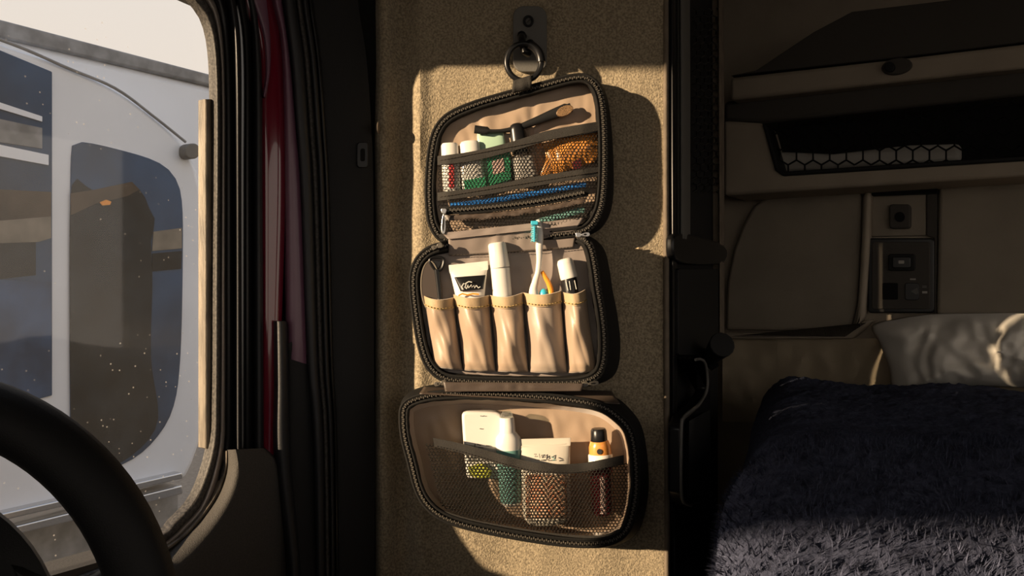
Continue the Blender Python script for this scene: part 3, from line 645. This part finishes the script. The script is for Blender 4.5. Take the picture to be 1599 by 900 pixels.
# ------------------------------------------------------------------ things in compartment 1
def capsule(hw, hd=None): hd = hd or hw; return [(0, hw*.8, hd*.8), (.03, hw, hd), (1, hw, hd)]
t = thing('bottle', 'small white-capped bottle with red label, leftmost behind the top net', 'bottle', P(706, 298, 1.167))
body('bottle_body', (706, 299), (703, 246), 1.1635, [(0, 12, 6), (.04, 14, 7), (.9, 14, 7), (1, 11, 6)], 'white_plastic', t)
body('cap', (703, 246), (702, 224), 1.1635, [(0, 13.5, 8), (.85, 13.5, 8), (1, 11.5, 7)], 'white_plastic', t)
slab('label_patch', rect(701, 255, 709, 294, 2), FR(1.157), -.002, .0005, 'red', t, bevel=0)
t = thing('bottle', 'white-capped bottle with green base, second from left in top net', 'bottle', P(738, 298, 1.167))
body('bottle_body', (741, 299), (735, 243), 1.1635, [(0, 17, 6), (.04, 19, 7), (.9, 18, 7), (1, 15, 6)], 'white_plastic', t)
body('cap', (735, 243), (733, 220), 1.1635, [(0, 15.5, 8), (.8, 15.5, 8), (.95, 13, 7), (1, 9, 5)], 'white_plastic', t)
slab('label_patch', [(724, 282), (758, 276), (759, 292), (726, 298)], FR(1.157), -.002, .0008, 'green', t, bevel=0)
t = thing('flat_tube', 'pale mint translucent tube behind the green label in the top net', 'tube', P(772, 292, 1.172))
body('tube_body', (776, 294), (765, 206), 1.172, [(0, 20, 5), (.05, 23, 7), (.8, 22, 7), (.95, 21, 5), (1, 20, 2)], 'mint', t, ex=3)
slab('label_patch', [(760, 246), (796, 236), (798, 280), (764, 290)], FR(1.1572), -.002, .0005, 'green', t, bevel=0)
slab('label_patch', [(768, 252), (786, 247), (788, 268), (770, 273)], FR(1.1565), -.002, .0005, 'pinkish', t, bevel=0)
t = thing('bottle', 'black-capped bottle in the middle of the top net', 'bottle', P(818, 290, 1.167))
body('bottle_body', (823, 288), (814, 240), 1.1635, [(0, 14, 7), (.1, 19, 8), (.7, 19, 8), (.9, 15, 8), (1, 11, 8)], 'taupe', t)
body('label_band', (821.5, 278), (815.5, 246), 1.1635, [(0, 19.3, 8.3), (1, 19.2, 8.3)], 'grey_cloth', t, label='pale label around the bottle')
body('cap', (814, 240), (806, 193), 1.1635, [(0, 14, 9), (.1, 14, 9), (.8, 12, 9), (.95, 10, 8), (1, 6, 5)], 'black_gloss', t)
t = thing('soap_packet', 'amber crinkled packet at the right end of the top net', 'packet', P(890, 275, 1.17))
rows = []
for i in range(20):
    v = i/19; row = []
    for j in range(28):
        u = j/27; x = 846+u*86+6*math.sin(v*4); y = 224-22*u+v*(56-4*u); q = P(x, y, 1.170)
        q.y -= .010*math.sin(math.pi*min(.98, max(.02, u)))*math.sin(math.pi*min(.95, max(.1, v)))+.003*wr(q.x, q.z, 1, 3); row.append(q)
    rows.append(row)
mb = MB(); mb.grid(rows); o = mb.build('packet_body', 'amber', t); m = o.modifiers.new('s', 'SOLIDIFY'); m.thickness = .006; m.offset = -1
slab('packet_label', [(893, 240), (906, 236), (908, 262), (895, 266)], FR(1.158), -.002, .0005, 'dark_red', t, bevel=.0003)
t = thing('grooming_file', 'slim black case with speckled bronze tip lying slantwise above the top net', 'grooming tool', P(740, 206, 1.172))
mb = MB()
cc = cr_pts([(741, 202), (770, 205), (800, 202), (835, 190), (865, 178), (892, 168)], 40)
rows = []
for i, (x, y) in enumerate(cc):
    f = i/39; a = cc[max(0, i-1)]; b = cc[min(39, i+1)]; l = math.hypot(b[0]-a[0], b[1]-a[1]); nx, ny = -(b[1]-a[1])/l, (b[0]-a[0])/l
    h = (6.5 if f < .15 else 3+7*max(0, f-.25)/.75)*(1 if f < .96 else .75)
    c = P(x, y, 1.162); k = 1.162/F
    rows.append([c+V((nx*h*k*math.cos(t_), math.sin(t_)*.0035, -ny*h*k*math.cos(t_))) for t_ in [2*math.pi*q/12 for q in range(12)]])
mb.loft(rows); mb.build('case_body', 'black_plastic', t)
slab('tip', [(868+14+14*math.cos(a*math.pi/8)*.94+2*math.sin(a*math.pi/8), 173+7.5*math.sin(a*math.pi/8)-5*math.cos(a*math.pi/8)) for a in range(16)], FR(1.160), -.002, .0035, 'bronze_speck', t, bevel=.0008, label='speckled bronze tip')
t = thing('blue_pen', 'long blue stick lying behind the inner zipper of the top compartment', 'pen', P(700, 322, 1.165))
mb = MB(); mb.tube([P(703, 322, 1.160), P(770, 314, 1.160), P(915, 288, 1.160)], lambda f: .0042, 10); mb.build('pen_body', 'blue', t)
t = thing('lip_balm', 'green tube in the lower zipped net of the top compartment', 'tube', P(890, 348, 1.168))
mb = MB(); mb.tube([P(838, 349, 1.162), P(912, 328, 1.162)], lambda f: .006, 12); mb.build('tube_body', 'teal', t)

# ------------------------------------------------------------------ things in compartment 2
YP = 1.151
t = thing('hand_mirror', 'dark oval folding mirror in the leftmost slip pocket', 'mirror', P(671, 520, YP))
slab('mirror_body', [(672+15*math.cos(a*math.pi/14)+1.0*math.sin(a*math.pi/14), 447+40*math.sin(a*math.pi/14)) for a in range(28)], FR(1.150), -.003, .003, 'taupe', t, bevel=.0015)
mb = MB(); mb.tube([P(672+14.3*math.cos(a*math.pi/20)+1.0*math.sin(a*math.pi/20), 447+39*math.sin(a*math.pi/20), 1.1475) for a in range(40)], .0011, 6, closed=True); mb.build('rim', 'reflection_rim_tan', t)
t = thing('looped_tool', 'black small tool with looped triangular head in the leftmost pocket', 'grooming tool', P(688, 520, YP))
mb = MB(); hd = cr_pts([(671, 406), (676, 402), (690, 403), (693, 408), (690, 419), (684, 423), (678, 420), (672, 411)], 30, True)
mb.tube([P(x, y, YP-.003) for x, y in hd], .0022, 8, closed=True); mb.build('loop', 'black_gloss', t)
slab('head', [(675, 407), (689, 407), (689, 413), (685, 420), (680, 420), (677, 415)], FR(YP), 0, .003, 'black_gloss', t, bevel=.001)
mb = MB(); mb.tube([P(682, 421, YP-.002), P(684, 440, YP-.002), P(687, 466, YP-.002), P(692, 520, YP)], lambda f: .0042-.0008*math.sin(f*3), 10); mb.build('handle', 'black_gloss', t)
t = thing('toothpaste_tube', 'white tube with black label and script in the second slip pocket', 'tube', P(738, 540, YP))
def tube_item(A, B, Yc, rings, mat, t, nm='tube_body'): return body(nm, A, B, Yc, rings, mat, t, n=28, ex=2.4)
tube_item((738, 520), (731, 414), YP, [(0, 12, 9), (.1, 14, 9), (.5, 22, 11), (.85, 28, 7), (.92, 29.5, 3), (1, 30.5, 1.5)], 'white_plastic', t)
body('crimp', (732.5, 425), (731, 411), YP, [(0, 29.5, 3.2), (.2, 30.5, 2), (1, 31, 1.6)], 'white_plastic', t, ex=6)
lab = [[P(733.4+s*(27.2-8*f)+f*3.0+.5, 431.5+22*f-2.0*s, YP-.0030-.0098*(1-abs(s)**2.4)**(1/2.4)*(.30+.70*f)**.8-.0012) for s in [k/10-1 for k in range(1, 20)]] for f in [k/10 for k in range(11)]]
mb = MB(); mb.grid(lab); o = mb.build('label_panel', 'black_gloss', t, label='glossy black label'); m = o.modifiers.new('s', 'SOLIDIFY'); m.thickness = .0004
sc = [[(723, 452), (721, 448), (724, 443), (728, 444), (726, 449), (729, 451)], [(729, 451), (731, 445), (732, 450)], [(733, 449), (736, 445), (737, 449), (740, 446), (741, 450), (744, 446)], [(744, 446), (747, 450), (750, 448)], [(727, 443), (732, 440), (737, 441)]]
strokes('script', sc, YP-.0145, .8, 'white_gloss', t)
strokes('red_mark', [[(716, 462), (722, 459), (730, 461), (738, 459), (748, 460)]], YP-.0148, 1.3, 'orange', t)
t = thing('cylinder_stick', 'white cylindrical stick with straight cap in the middle slip pocket', 'stick', P(790, 540, YP))
body('tube_body', (789, 515), (781, 419), YP, [(0, 13, 10), (.5, 15, 12), (1, 15, 13)], 'white_gloss', t)
body('cap', (781, 418.5), (775.5, 379), YP, [(0, 14.8, 14.8), (.04, 15.3, 15.3), (.9, 14.2, 14.2), (.97, 13, 13), (1, 11, 11)], 'white_gloss', t)
t = thing('toothbrush', 'white toothbrush with cyan bristles and orange grip standing in a slip pocket', 'toothbrush', P(838, 540, YP))
def handle(pts, nm, mat, flat=.8, Y=YP-.004):
    cc = cr_pts([(p[0], p[1]) for p in pts], 40); ws = [p[2] for p in pts]
    def rad(f):
        g = f*(len(ws)-1); i = min(int(g), len(ws)-2); return (ws[i]+(ws[i+1]-ws[i])*(g-i))*1.15/F
    mb = MB(); mb.tube([P(x, y, Y) for x, y in cc], rad, 14, flat=flat); return mb.build(nm, mat, t)
handle([(840, 343, 3), (842, 350, 5.4), (843, 370, 5.8), (842, 385, 4.4), (842, 405, 4.4), (840, 425, 6), (836, 440, 9), (833, 460, 11), (840, 512, 7)], 'handle', 'white_gloss')
handle([(846, 424, 3), (852, 434, 4), (858, 446, 4.6), (860, 462, 4.4), (852, 500, 4)], 'grip', 'orange', Y=YP-.002)
mb = MB(); 
for r_ in range(9):
    for c_ in range(3):
        x0, y0 = 838-c_*0.2, 348+r_*3.4+c_*.5
        mb.bar(P(x0-1, y0, YP-.006+c_*.003), P(829+(r_ % 2), y0+1, YP-.008+c_*.003), .0011, 6)
b_ = mb.build('bristles', 'pale_cyan', t, kind='stuff')
slab('bristle_tip', rect(829, 345, 840, 351, 1), FR(YP-.012), -.004, .002, 'cyan', t, bevel=.0005)
slab('bristle_tip', rect(833, 353, 835.5, 378, .5), FR(YP-.012), -.004, .001, 'cyan', t, bevel=.0003)
t = thing('teal_ball', 'small round teal ball beside the toothbrush handle', 'ball', P(849, 500, YP+.004))  # unidentified round teal piece, no known use
body('shell', (849, 462), (849, 451), YP-.001, [(0, 7, 7), (.4, 7, 7), (.8, 5, 5), (1, 2, 2)], 'cyan', t)
t = thing('roll_on_bottle', 'small black bottle with white cap in the rightmost slip pocket', 'bottle', P(896, 520, YP))
body('bottle_body', (897, 500), (888, 432), YP, [(0, 12, 12), (.9, 12.2, 12.2), (1, 11, 11)], 'black_gloss', t)
body('cap', (889, 435), (881, 404), YP, [(0, 13.6, 13.6), (.1, 14, 14), (.8, 13, 13), (.95, 11, 11), (1, 7, 7)], 'white_gloss', t)
strokes('label_mark', [[(884, 440), (887, 454)], [(889, 439), (891, 453)], [(897, 438), (900, 452)]], YP-.0112, .7, 'white_gloss', t)

# ------------------------------------------------------------------ things in compartment 3
t = thing('flat_bottle', 'off-white rounded flat bottle at the back left of the bottom compartment', 'bottle', P(752, 760, 1.172))
slab('bottle_body', cr_pts([(721, 655), (723, 646), (732, 643), (770, 644), (783, 647), (786, 660), (785, 740), (780, 748), (735, 748), (728, 742)], 36, True), FR(1.184), .003, .026, 'white_plastic', t, bevel=.004)
slab('label_patch', [(728, 694), (773, 702), (783, 703), (783, 722), (732, 722)], FR(1.157), -.001, .0004, 'grey_cloth', t, bevel=0)
strokes('print_mark', [[(742, 693), (741, 702)], [(745, 694), (751, 696)], [(747, 699), (755, 700)], [(759, 696), (765, 697)], [(749, 670), (752, 670)], [(750, 650), (752, 650)], [(755, 650), (757, 650)]], 1.1565, .6, 'ink', t)
t = thing('sachet', 'yellow-green sachet behind the bottom net on the left', 'packet', P(748, 752, 1.16))
slab('sachet_body', [(731, 730), (752, 724), (768, 736), (765, 746), (748, 748), (734, 744)], FR(1.153), -.002, .002, 'yellow_green', t, bevel=.001)
YQ = 1.158
t = thing('dropper_bottle', 'white and teal bottle with clear nozzle cap in the bottom compartment', 'bottle', P(795, 790, YQ))
body('bottle_body', (798, 789), (793, 674), YQ, [(0, 13, 12), (.03, 16, 14), (.72, 18.5, 14.5), (.82, 20, 15), (.92, 19, 14.5), (.975, 14, 12.5), (1, 12, 12)], 'white_plastic', t)
body('label_band', (797.6, 784), (794.5, 702), YQ, [(0, 16.4, 14.5), (1, 20.2, 15.3)], 'teal', t, label='teal lower part')
body('neck', (793, 676), (791.5, 652), YQ, [(0, 13, 12.5), (.1, 12.4, 12.4), (.92, 11.4, 11.4), (1, 10.4, 10.4)], 'white_gloss', t)
body('cap', (791.5, 652.5), (791, 643), YQ, [(0, 9.5, 9.5), (.6, 9, 9), (1, 6.5, 6.5)], 'clear', t, label='clear plastic nozzle cap')
t = thing('cream_tube', 'white cream tube standing crimp up in the centre of the bottom net', 'tube', P(853, 818, YQ))
tube_item((855, 819), (850, 694), YQ-.004, [(0, 22, 10), (.02, 30, 14), (.08, 36, 16), (.16, 38, 17), (.6, 38, 14), (.85, 39.5, 7), (1, 40.5, 3)], 'cream_plastic', t)
body('crimp', (850.3, 697), (850, 685), YQ-.004, [(0, 40.5, 3.4), (.2, 41, 2), (1, 41, 1.6)], 'cream_plastic', t, ex=6)
lb = [[P(854+s*32-2*(1-f), 742+f*68, YQ-.004-.0175*(1-abs(s*.8)**2.4)**(1/2.4)*(.93+.07*f)) for s in [k/10-1 for k in range(21)]] for f in [k/6 for k in range(7)]]
mb = MB(); mb.grid(lb); o = mb.build('label_panel', 'rust_label', t, label='rust and cream printed label'); m = o.modifiers.new('s', 'SOLIDIFY'); m.thickness = .0004
strokes('print_mark', [[(834, 710), (838, 709), (835, 714), (840, 713)], [(842, 709), (843, 716), (846, 711), (848, 716)], [(851, 713), (855, 710), (856, 716)], [(835, 718), (843, 719)], [(847, 719), (858, 718)]], YQ-.0165, .6, 'ink', t)
strokes('print_mark', [[(861, 714), (866, 716)], [(863, 719), (867, 718)]], YQ-.0165, .8, 'teal', t)
t = thing('small_bottle', 'small amber bottle with dark cap at the right of the bottom net', 'bottle', P(940, 803, YQ))
body('bottle_body', (943, 803), (938, 722), YQ, [(0, 15, 13), (.04, 18, 15), (.95, 18, 15), (1, 17, 15)], 'dark_red', t, label='dark red lower bottle')
body('label_band', (941.5, 800), (939.2, 742), YQ-.0013, [(0, 10, 14.4), (1, 10, 14.4)], 'pinkish', t, label='pale upright label')
body('collar', (938, 726), (937.5, 709), YQ, [(0, 19, 16), (.9, 19.2, 16), (1, 17.5, 15)], 'white_gloss', t)
body('shoulder', (937.5, 713), (935.5, 687), YQ, [(0, 17.6, 15), (.6, 17, 15), (.9, 14.5, 13.5), (1, 12, 12)], 'amber', t, label='amber transparent upper part')
body('cap', (935.5, 690), (934.5, 669.5), YQ, [(0, 12.8, 12.8), (.05, 13.2, 13.2), (.85, 12.4, 12.4), (1, 10.5, 10.5)], 'black_gloss', t)
slab('emblem', [(936+4*math.cos(a*math.pi/6), 706+4.5*math.sin(a*math.pi/6)) for a in range(12)], FR(YQ-.0128), -.001, .0016, 'ink', t, bevel=0)

# ------------------------------------------------------------------ dark closet edge beside the wall
t = thing('partition_cabinet', 'tall black cabinet side between the tan wall and the bunk', 'cabinet', (.25, 1.25, 0))
mb = MB(); a = V((.221, 1.205, 0)); b = V((.372, 1.505, 0)); c = V((.30, 1.55, 0)); d = V((.15, 1.26, 0))
mb.add([(p.x, p.y, z) for z in (0.0, 2.44) for p in (a, b, c, d)], [(0, 1, 2, 3), (7, 6, 5, 4), (0, 1, 5, 4), (1, 2, 6, 5), (2, 3, 7, 6), (3, 0, 4, 7)]); mb.build('body', 'black_plastic', t, smooth=False)
strip('edge_strip', [(1047, -60), (1048, 450), (1050, 960)], [(1058, -60), (1058, 450), (1058, 960)], CLOS, .001, .005, 'black_gloss', t)
strip('grab_pole', [(1060, -60), (1061, 150), (1061, 372)], [(1077, -60), (1078, 150), (1078, 374)], CLOS, .003, .008, 'grey_metal', t, back=.008, label='grey vertical pole with a soft highlight')
slab('bumper', cr_pts([(1052, 370), (1056, 365), (1080, 366), (1120, 377), (1134, 386), (1136, 400), (1130, 411), (1100, 414), (1065, 411), (1053, 402)], 30, True), CLOS, -.002, .010, 'black_gloss', t, bevel=.004)
net('perforated_panel', lambda x, y: True, lambda x, y: CLOS.hit(x, y, .006).y, (1082, 20, 1124, 300), t, s=7, r=1.6, mat='black_gloss')
slab('side_panel', rect(1060, 420, 1122, 555, 3), CLOS, .002, .010, 'black_plastic', t, bevel=.002)
strip('side_rail', [(1120, -60), (1121, 150), (1122, 540)], [(1129, -60), (1131, 150), (1131, 540)], CLOS, .004, .006, 'felt_edge', t)
hb = [(1088, 562), (1098, 560), (1104, 572), (1105, 610), (1092, 632), (1070, 650), (1064, 668), (1064, 770), (1070, 786), (1080, 791), (1100, 786), (1110, 770), (1110, 592), (1108, 575)]
h = slab('pull_handle', hb, CLOS, .006, .026, 'black_gloss', t, bevel=.006, label='glossy black pull handle')
mb = MB(); mb.tube([CLOS.hit(x, y, .030) for x, y in cr_pts([(1086, 562), (1097, 562), (1103, 575), (1104, 608), (1091, 632), (1069, 650), (1064, 670), (1064, 770), (1070, 786), (1079, 790)], 40)], .0022, 8); mb.build('handle_edge', 'grey_metal', h)
strip('handle_grip', [(1072, 660), (1071, 700), (1072, 775)], [(1108, 640), (1109, 700), (1108, 775)], CLOS, .026, .012, 'black_plastic', h)
t = thing('lock_knob', 'black knob sticking out beside the pull handle', 'knob', CLOS.hit(1118, 545, .03))
mb = MB(); mb.tube([CLOS.hit(1108, 560, .012), CLOS.hit(1118, 548, .04), CLOS.hit(1128, 538, .055)], lambda f: .012+.008*f, 14); mb.build('knob_body', 'black_plastic', t, bevel=.002)
body('collar', (1102, 568), (1112, 560), 1.42, [(0, 14, 14), (1, 16, 16)], 'black_gloss', t)

# ------------------------------------------------------------------ back wall of the bunk
BE = 30
def bslab(nm, pts, o0, o1, mat, parent, bevel=.006, label=None, kind=None): return slab(nm, pts, BACK, o0, o1, mat, parent, bevel, label, kind)
wl = struct_empty('trim_16', BACK.hit(1300, 600, 0))
pad = [(1133, 480), (1135, 440), (1145, 390), (1160, 350), (1178, 320), (1200, 306), (1345, 300), (1343, 380), (1338, 470), (1330, 508), (1318, 518), (1133, 516)]
bslab('wall_panel', pad, 0, .022, 'liner_pad', wl, .008, label='padded panel with curved left edge')
bslab('wall_panel', [(1466, 292), (1720, 275), (1720, 500), (1462, 500)], 0, .022, 'liner_pad', wl, .008)
bslab('upright_fin', [(1349, 300), (1360, 300), (1356, 400), (1350, 490), (1338, 522), (1325, 524), (1337, 500), (1342, 430)], 0, .04, 'liner_beige', wl, .008)
bslab('recess_panel', [(1361, 306), (1446, 302), (1446, 368), (1360, 370)], 0, .012, 'liner_pad', wl, .003)
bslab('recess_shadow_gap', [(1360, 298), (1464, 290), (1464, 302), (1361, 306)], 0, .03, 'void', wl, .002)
bslab('side_return', [(1447, 300), (1464, 296), (1462, 500), (1458, 500), (1458, 372), (1447, 368)], 0, .016, 'liner_dark', wl, .002)
bslab('ledge', [(1130, 519), (1318, 522), (1350, 500), (1364, 500), (1330, 530), (1130, 530)], 0, .05, 'liner_beige', wl, .006)
# soft lower lining with folds
rows = []
for i in range(20):
    v = i/19; row = []
    for j in range(60):
        u = j/59; x = 1128+u*560; y = 529+v*130; o_ff = .02+.03*math.sin(v*2.2)+.02*mnoise.noise(V((x*.018, y*.02, 5)))+.012*mnoise.noise(V((x*.05, y*.03, 1)))
        row.append(BACK.hit(x, y, o_ff))
    rows.append(row)
mb = MB(); mb.grid(rows); mb.build('lower_lining', 'mattress_cloth', wl)
t = thing('wall_socket', 'small grey square socket plate above the black control panel', 'socket', BACK.hit(1405, 340, .012))
bslab('plate', rect(1388, 319, 1422, 357, 6), .010, .028, 'liner_dark', t, .004)
o = bslab('socket_hole', [(1405+8*math.cos(a*math.pi/8), 339+8*math.sin(a*math.pi/8)) for a in range(16)], .02, .030, 'void', t, 0)
t = thing('control_panel', 'black control panel with rocker switch and sockets on the bunk wall', 'control panel', BACK.hit(1407, 430, .01))
bslab('surround', rect(1355, 372, 1459, 489, 6), .0, .024, 'black_gloss', t, .003)
bslab('faceplate', rect(1361, 378, 1452, 483, 4), .02, .028, 'liner_dark', t, .002)
sw = bslab('rocker_switch', rect(1387, 397, 1429, 423, 4), .026, .034, 'black_plastic', t, .002)
bslab('rocker', rect(1393, 401, 1422, 419, 3), .03, .039, 'black_gloss', sw, .002)
bslab('switch_icon', rect(1403, 407, 1412, 412, 1), .036, .0395, 'grey_cloth', sw, 0)
bslab('socket', rect(1378, 442, 1402, 468, 2), .026, .031, 'void', t, .001)
s2 = bslab('socket', rect(1413, 442, 1435, 469, 4), .026, .031, 'black_gloss', t, .001)
bslab('socket_mark', [(1422, 455), (1432, 450), (1434, 458), (1430, 460)], .03, .033, 'grey_metal', s2, 0)
bslab('print_mark', rect(1421, 435, 1430, 437.5), .027, .0286, 'grey_cloth', t, 0); bslab('print_mark', rect(1440, 446, 1447, 450), .027, .0286, 'grey_metal', t, 0); bslab('print_mark', rect(1440, 455, 1448, 458.5), .027, .0286, 'grey_cloth', t, 0)
# overhead cabinet
t = thing('overhead_cabinet', 'overhead bunk cabinet with pale fascia and an open mesh-covered shelf', 'cabinet', BACK.hit(1365, 290, .1))
bslab('lower_fascia', [(1130, 188), (1190, 192), (1195, 200), (1212, 262), (1224, 272), (1599, 247), (1760, 236), (1760, 262), (1599, 275), (1130, 306)], 0, .16, 'liner_beige', t, .008)
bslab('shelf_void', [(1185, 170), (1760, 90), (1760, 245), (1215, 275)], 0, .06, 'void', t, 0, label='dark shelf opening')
bslab('shelf_rim', [(1190, 192), (1197, 198), (1216, 262), (1226, 268), (1599, 243), (1760, 232), (1760, 240), (1599, 251), (1222, 275), (1210, 266)], .10, .168, 'black_plastic', t, .003)
mbn = net('shelf_net', lambda x, y: y > 195-(x-1190)*.11 and y < 272-(x-1215)*.066 and x > 1193+(y-192)*.3, lambda x, y: BACK.hit(x, y, .13).y, (1192, 130, 1700, 275), t, s=15, r=2.6, mat='black_plastic')
bslab('stored_cloth', [(1212, 236), (1300, 240), (1420, 226), (1500, 224), (1500, 250), (1216, 268)], .06, .10, 'grey_cloth', t, .01, label='pale cloth behind the netting')
bslab('shade_band', [(1130, 158), (1599, 106), (1760, 85), (1760, 125), (1599, 148), (1190, 192), (1130, 190)], 0, .15, 'liner_dark', t, .01)
bslab('upper_rail', [(1140, 121), (1400, 92), (1599, 68), (1760, 45), (1760, 84), (1599, 106), (1400, 128), (1140, 157)], 0, .19, 'liner_beige', t, .008)
bslab('upper_door', [(1140, 118), (1180, 110), (1270, 50), (1330, 18), (1599, -14), (1760, -40), (1760, 44), (1599, 66), (1400, 90)], 0, .17, 'liner_dark', t, .006)
lt = bslab('latch', [(1400+24*math.cos(a*math.pi/10), 103+13*math.sin(a*math.pi/10)-3*math.cos(a*math.pi/10)) for a in range(20)], .18, .20, 'liner_dark', t, .003)
bslab('latch_button', [(1389+8*math.cos(a*math.pi/8), 104+8*math.sin(a*math.pi/8)) for a in range(16)], .19, .21, 'black_plastic', lt, .002)

# ------------------------------------------------------------------ bunk: mattress, blanket, pillow
ZB = CZ-.205
edge = lambda Y: .206+.327*(Y-.8)
yb = lambda x: 2.10-.649*(x-.533)-.055
mb = MB(); rows = []
for (ins, z) in ((.02, .6), (.0, .62), (.02, ZB-.085), (.035, ZB-.05), (.07, ZB-.035)):
    Y0 = .35; Y1x = edge(1.9)+ins
    rows.append([(edge(Y0)+ins+.05, Y0+ins, z), (1.15, Y0+ins, z), (1.25-ins, yb(1.25)-ins, z), (edge(1.93)+ins+.05, yb(edge(1.93)+.05)-.02-ins, z)])
mb.loft(rows)
t = mb.build('mattress', 'mattress_cloth', bevel=.03); props(t, 'beige bunk mattress showing at the corner under the navy blanket', 'mattress')
mb = MB(); rows = []
NV, NU = 230, 230
for i in range(NV):
    v = i/(NV-1); Y = .42+v*1.42; row = []
    for j in range(NU):
        s = -.30+j/(NU-1)*1.25
        e0 = edge(Y)+.018*mnoise.noise(V((Y*3.1, 0, 2)))
        r = .07
        if s < 0:
            x = e0-.012*math.sin(min(1, -s/.2)*3.1)-r*.0; z = -r+s*1.0; a = 0
            x += .012*math.sin(Y*24+s*7)*min(1, -s/.1)
        elif s < r*1.57:
            a = s/r; x = e0+r-r*math.cos(a); z = -r+r*math.sin(a)
        else: x = e0+r+(s-r*1.57); z = 0
        Yq = Y-.42*max(0, x-.53)*v
        z += .016*mnoise.noise(V((x*4.5, Yq*4, 0)))+.011*mnoise.noise(V((x*11, Yq*7, 4)))+.007*abs(mnoise.noise(V((x*6, Yq*22, 9))))
        z += .05*math.exp(-((Yq-.75)/.13)**2)*max(0, min(1, (s+.05)/.2))
        if v > .95: z -= .05*((v-.95)/.05)**2
        f = .0045*mnoise.noise(V((x*95, Yq*80, z*80)))+.003*mnoise.noise(V((x*210, Yq*190, 3)))
        row.append((x, Yq, ZB+.012+z+f))
    rows.append(row)
brow = rows; mb.grid(rows); t = mb.build('blanket', 'plush', angle=180); props(t, 'plush navy blanket spread over the bunk mattress', 'blanket')
rnd = random.Random(3); mb = MB()
for _ in range(42000):              # the long pile of the nearest part of the blanket
    i = rnd.uniform(8, 105); j = rnd.uniform(20, 205); a = int(i); b = int(j)
    p = V(brow[a][b]).lerp(V(brow[a+1][b]), i-a).lerp(V(brow[a][b+1]), (j-b)*.5); q = V(brow[a+1][b])-V(brow[a][b]); r_ = V(brow[a][b+1])-V(brow[a][b])
    nn_ = q.cross(r_); nn_ = -nn_.normalized() if nn_.z < 0 else nn_.normalized()
    cl = V((mnoise.noise(p*40), mnoise.noise(p*40+V((9, 0, 0))), 0))*1.4
    d = (nn_+cl+V((rnd.uniform(-.5, .5), rnd.uniform(-.5, .5), 0))).normalized()*rnd.uniform(.004, .009)
    mid_ = p+d*.9; sd = d.cross(V((0, 0, 1))); sd = sd.normalized()*.0007 if sd.length > 1e-6 else V((.0007, 0, 0))
    mb.add([p-sd, p+sd, mid_+d*.3], [(0, 1, 2)])
mb.build('pile', 'plush', t, smooth=False, kind='stuff')
# pillow
PO = cr_pts([(1361, 509), (1400, 498), (1450, 491), (1530, 489), (1600, 489), (1690, 497), (1760, 510), (1735, 560), (1745, 606), (1690, 604), (1600, 606), (1530, 603), (1450, 607), (1398, 610), (1388, 575), (1374, 538)], 130, True)
cx, cy = 1560, 550; rows = []
for k in range(40):
    r = 1-k/40; row = []
    for (x, y) in PO:
        X = cx+(x-cx)*r; Yy = cy+(y-cy)*r; h = (1-r**2.4)**.6
        fold = .030*(wr(X*.0009, Yy*.0015, .9, 4)*.5+mnoise.noise(V((X*.02, Yy*.022, 3))))*min(1, (1-r)*3)
        row.append(BACK.hit(X, Yy, .13+.085*h+(605-Yy)*-.0004+fold))
    rows.append(row)
mb = MB(); b, nn = mb.grid(rows, True); mb.v.append(tuple(BACK.hit(cx, cy, .215))); c = len(mb.v)-1
for i in range(nn): mb.f.append((b+39*nn+i, b+39*nn+(i+1) % nn, c))
back = []
for k in range(1, 8):
    r = 1-k/8; back.append([BACK.hit(cx+(x-cx)*r, cy+(y-cy)*r, .13)-BACK.n*(.05*(1-r**2.4)**.6) for x, y in PO])
mb.grid([rows[0]]+back, True); mb.v.append(tuple(BACK.hit(cx, cy, .13)-BACK.n*.05)); c = len(mb.v)-1; l = c-nn
for i in range(nn): mb.f.append((l+i, l+(i+1) % nn, c))
t = mb.build('pillow', 'pillow_cloth', angle=180); props(t, 'crumpled off-white pillow at the head of the bunk', 'pillow')
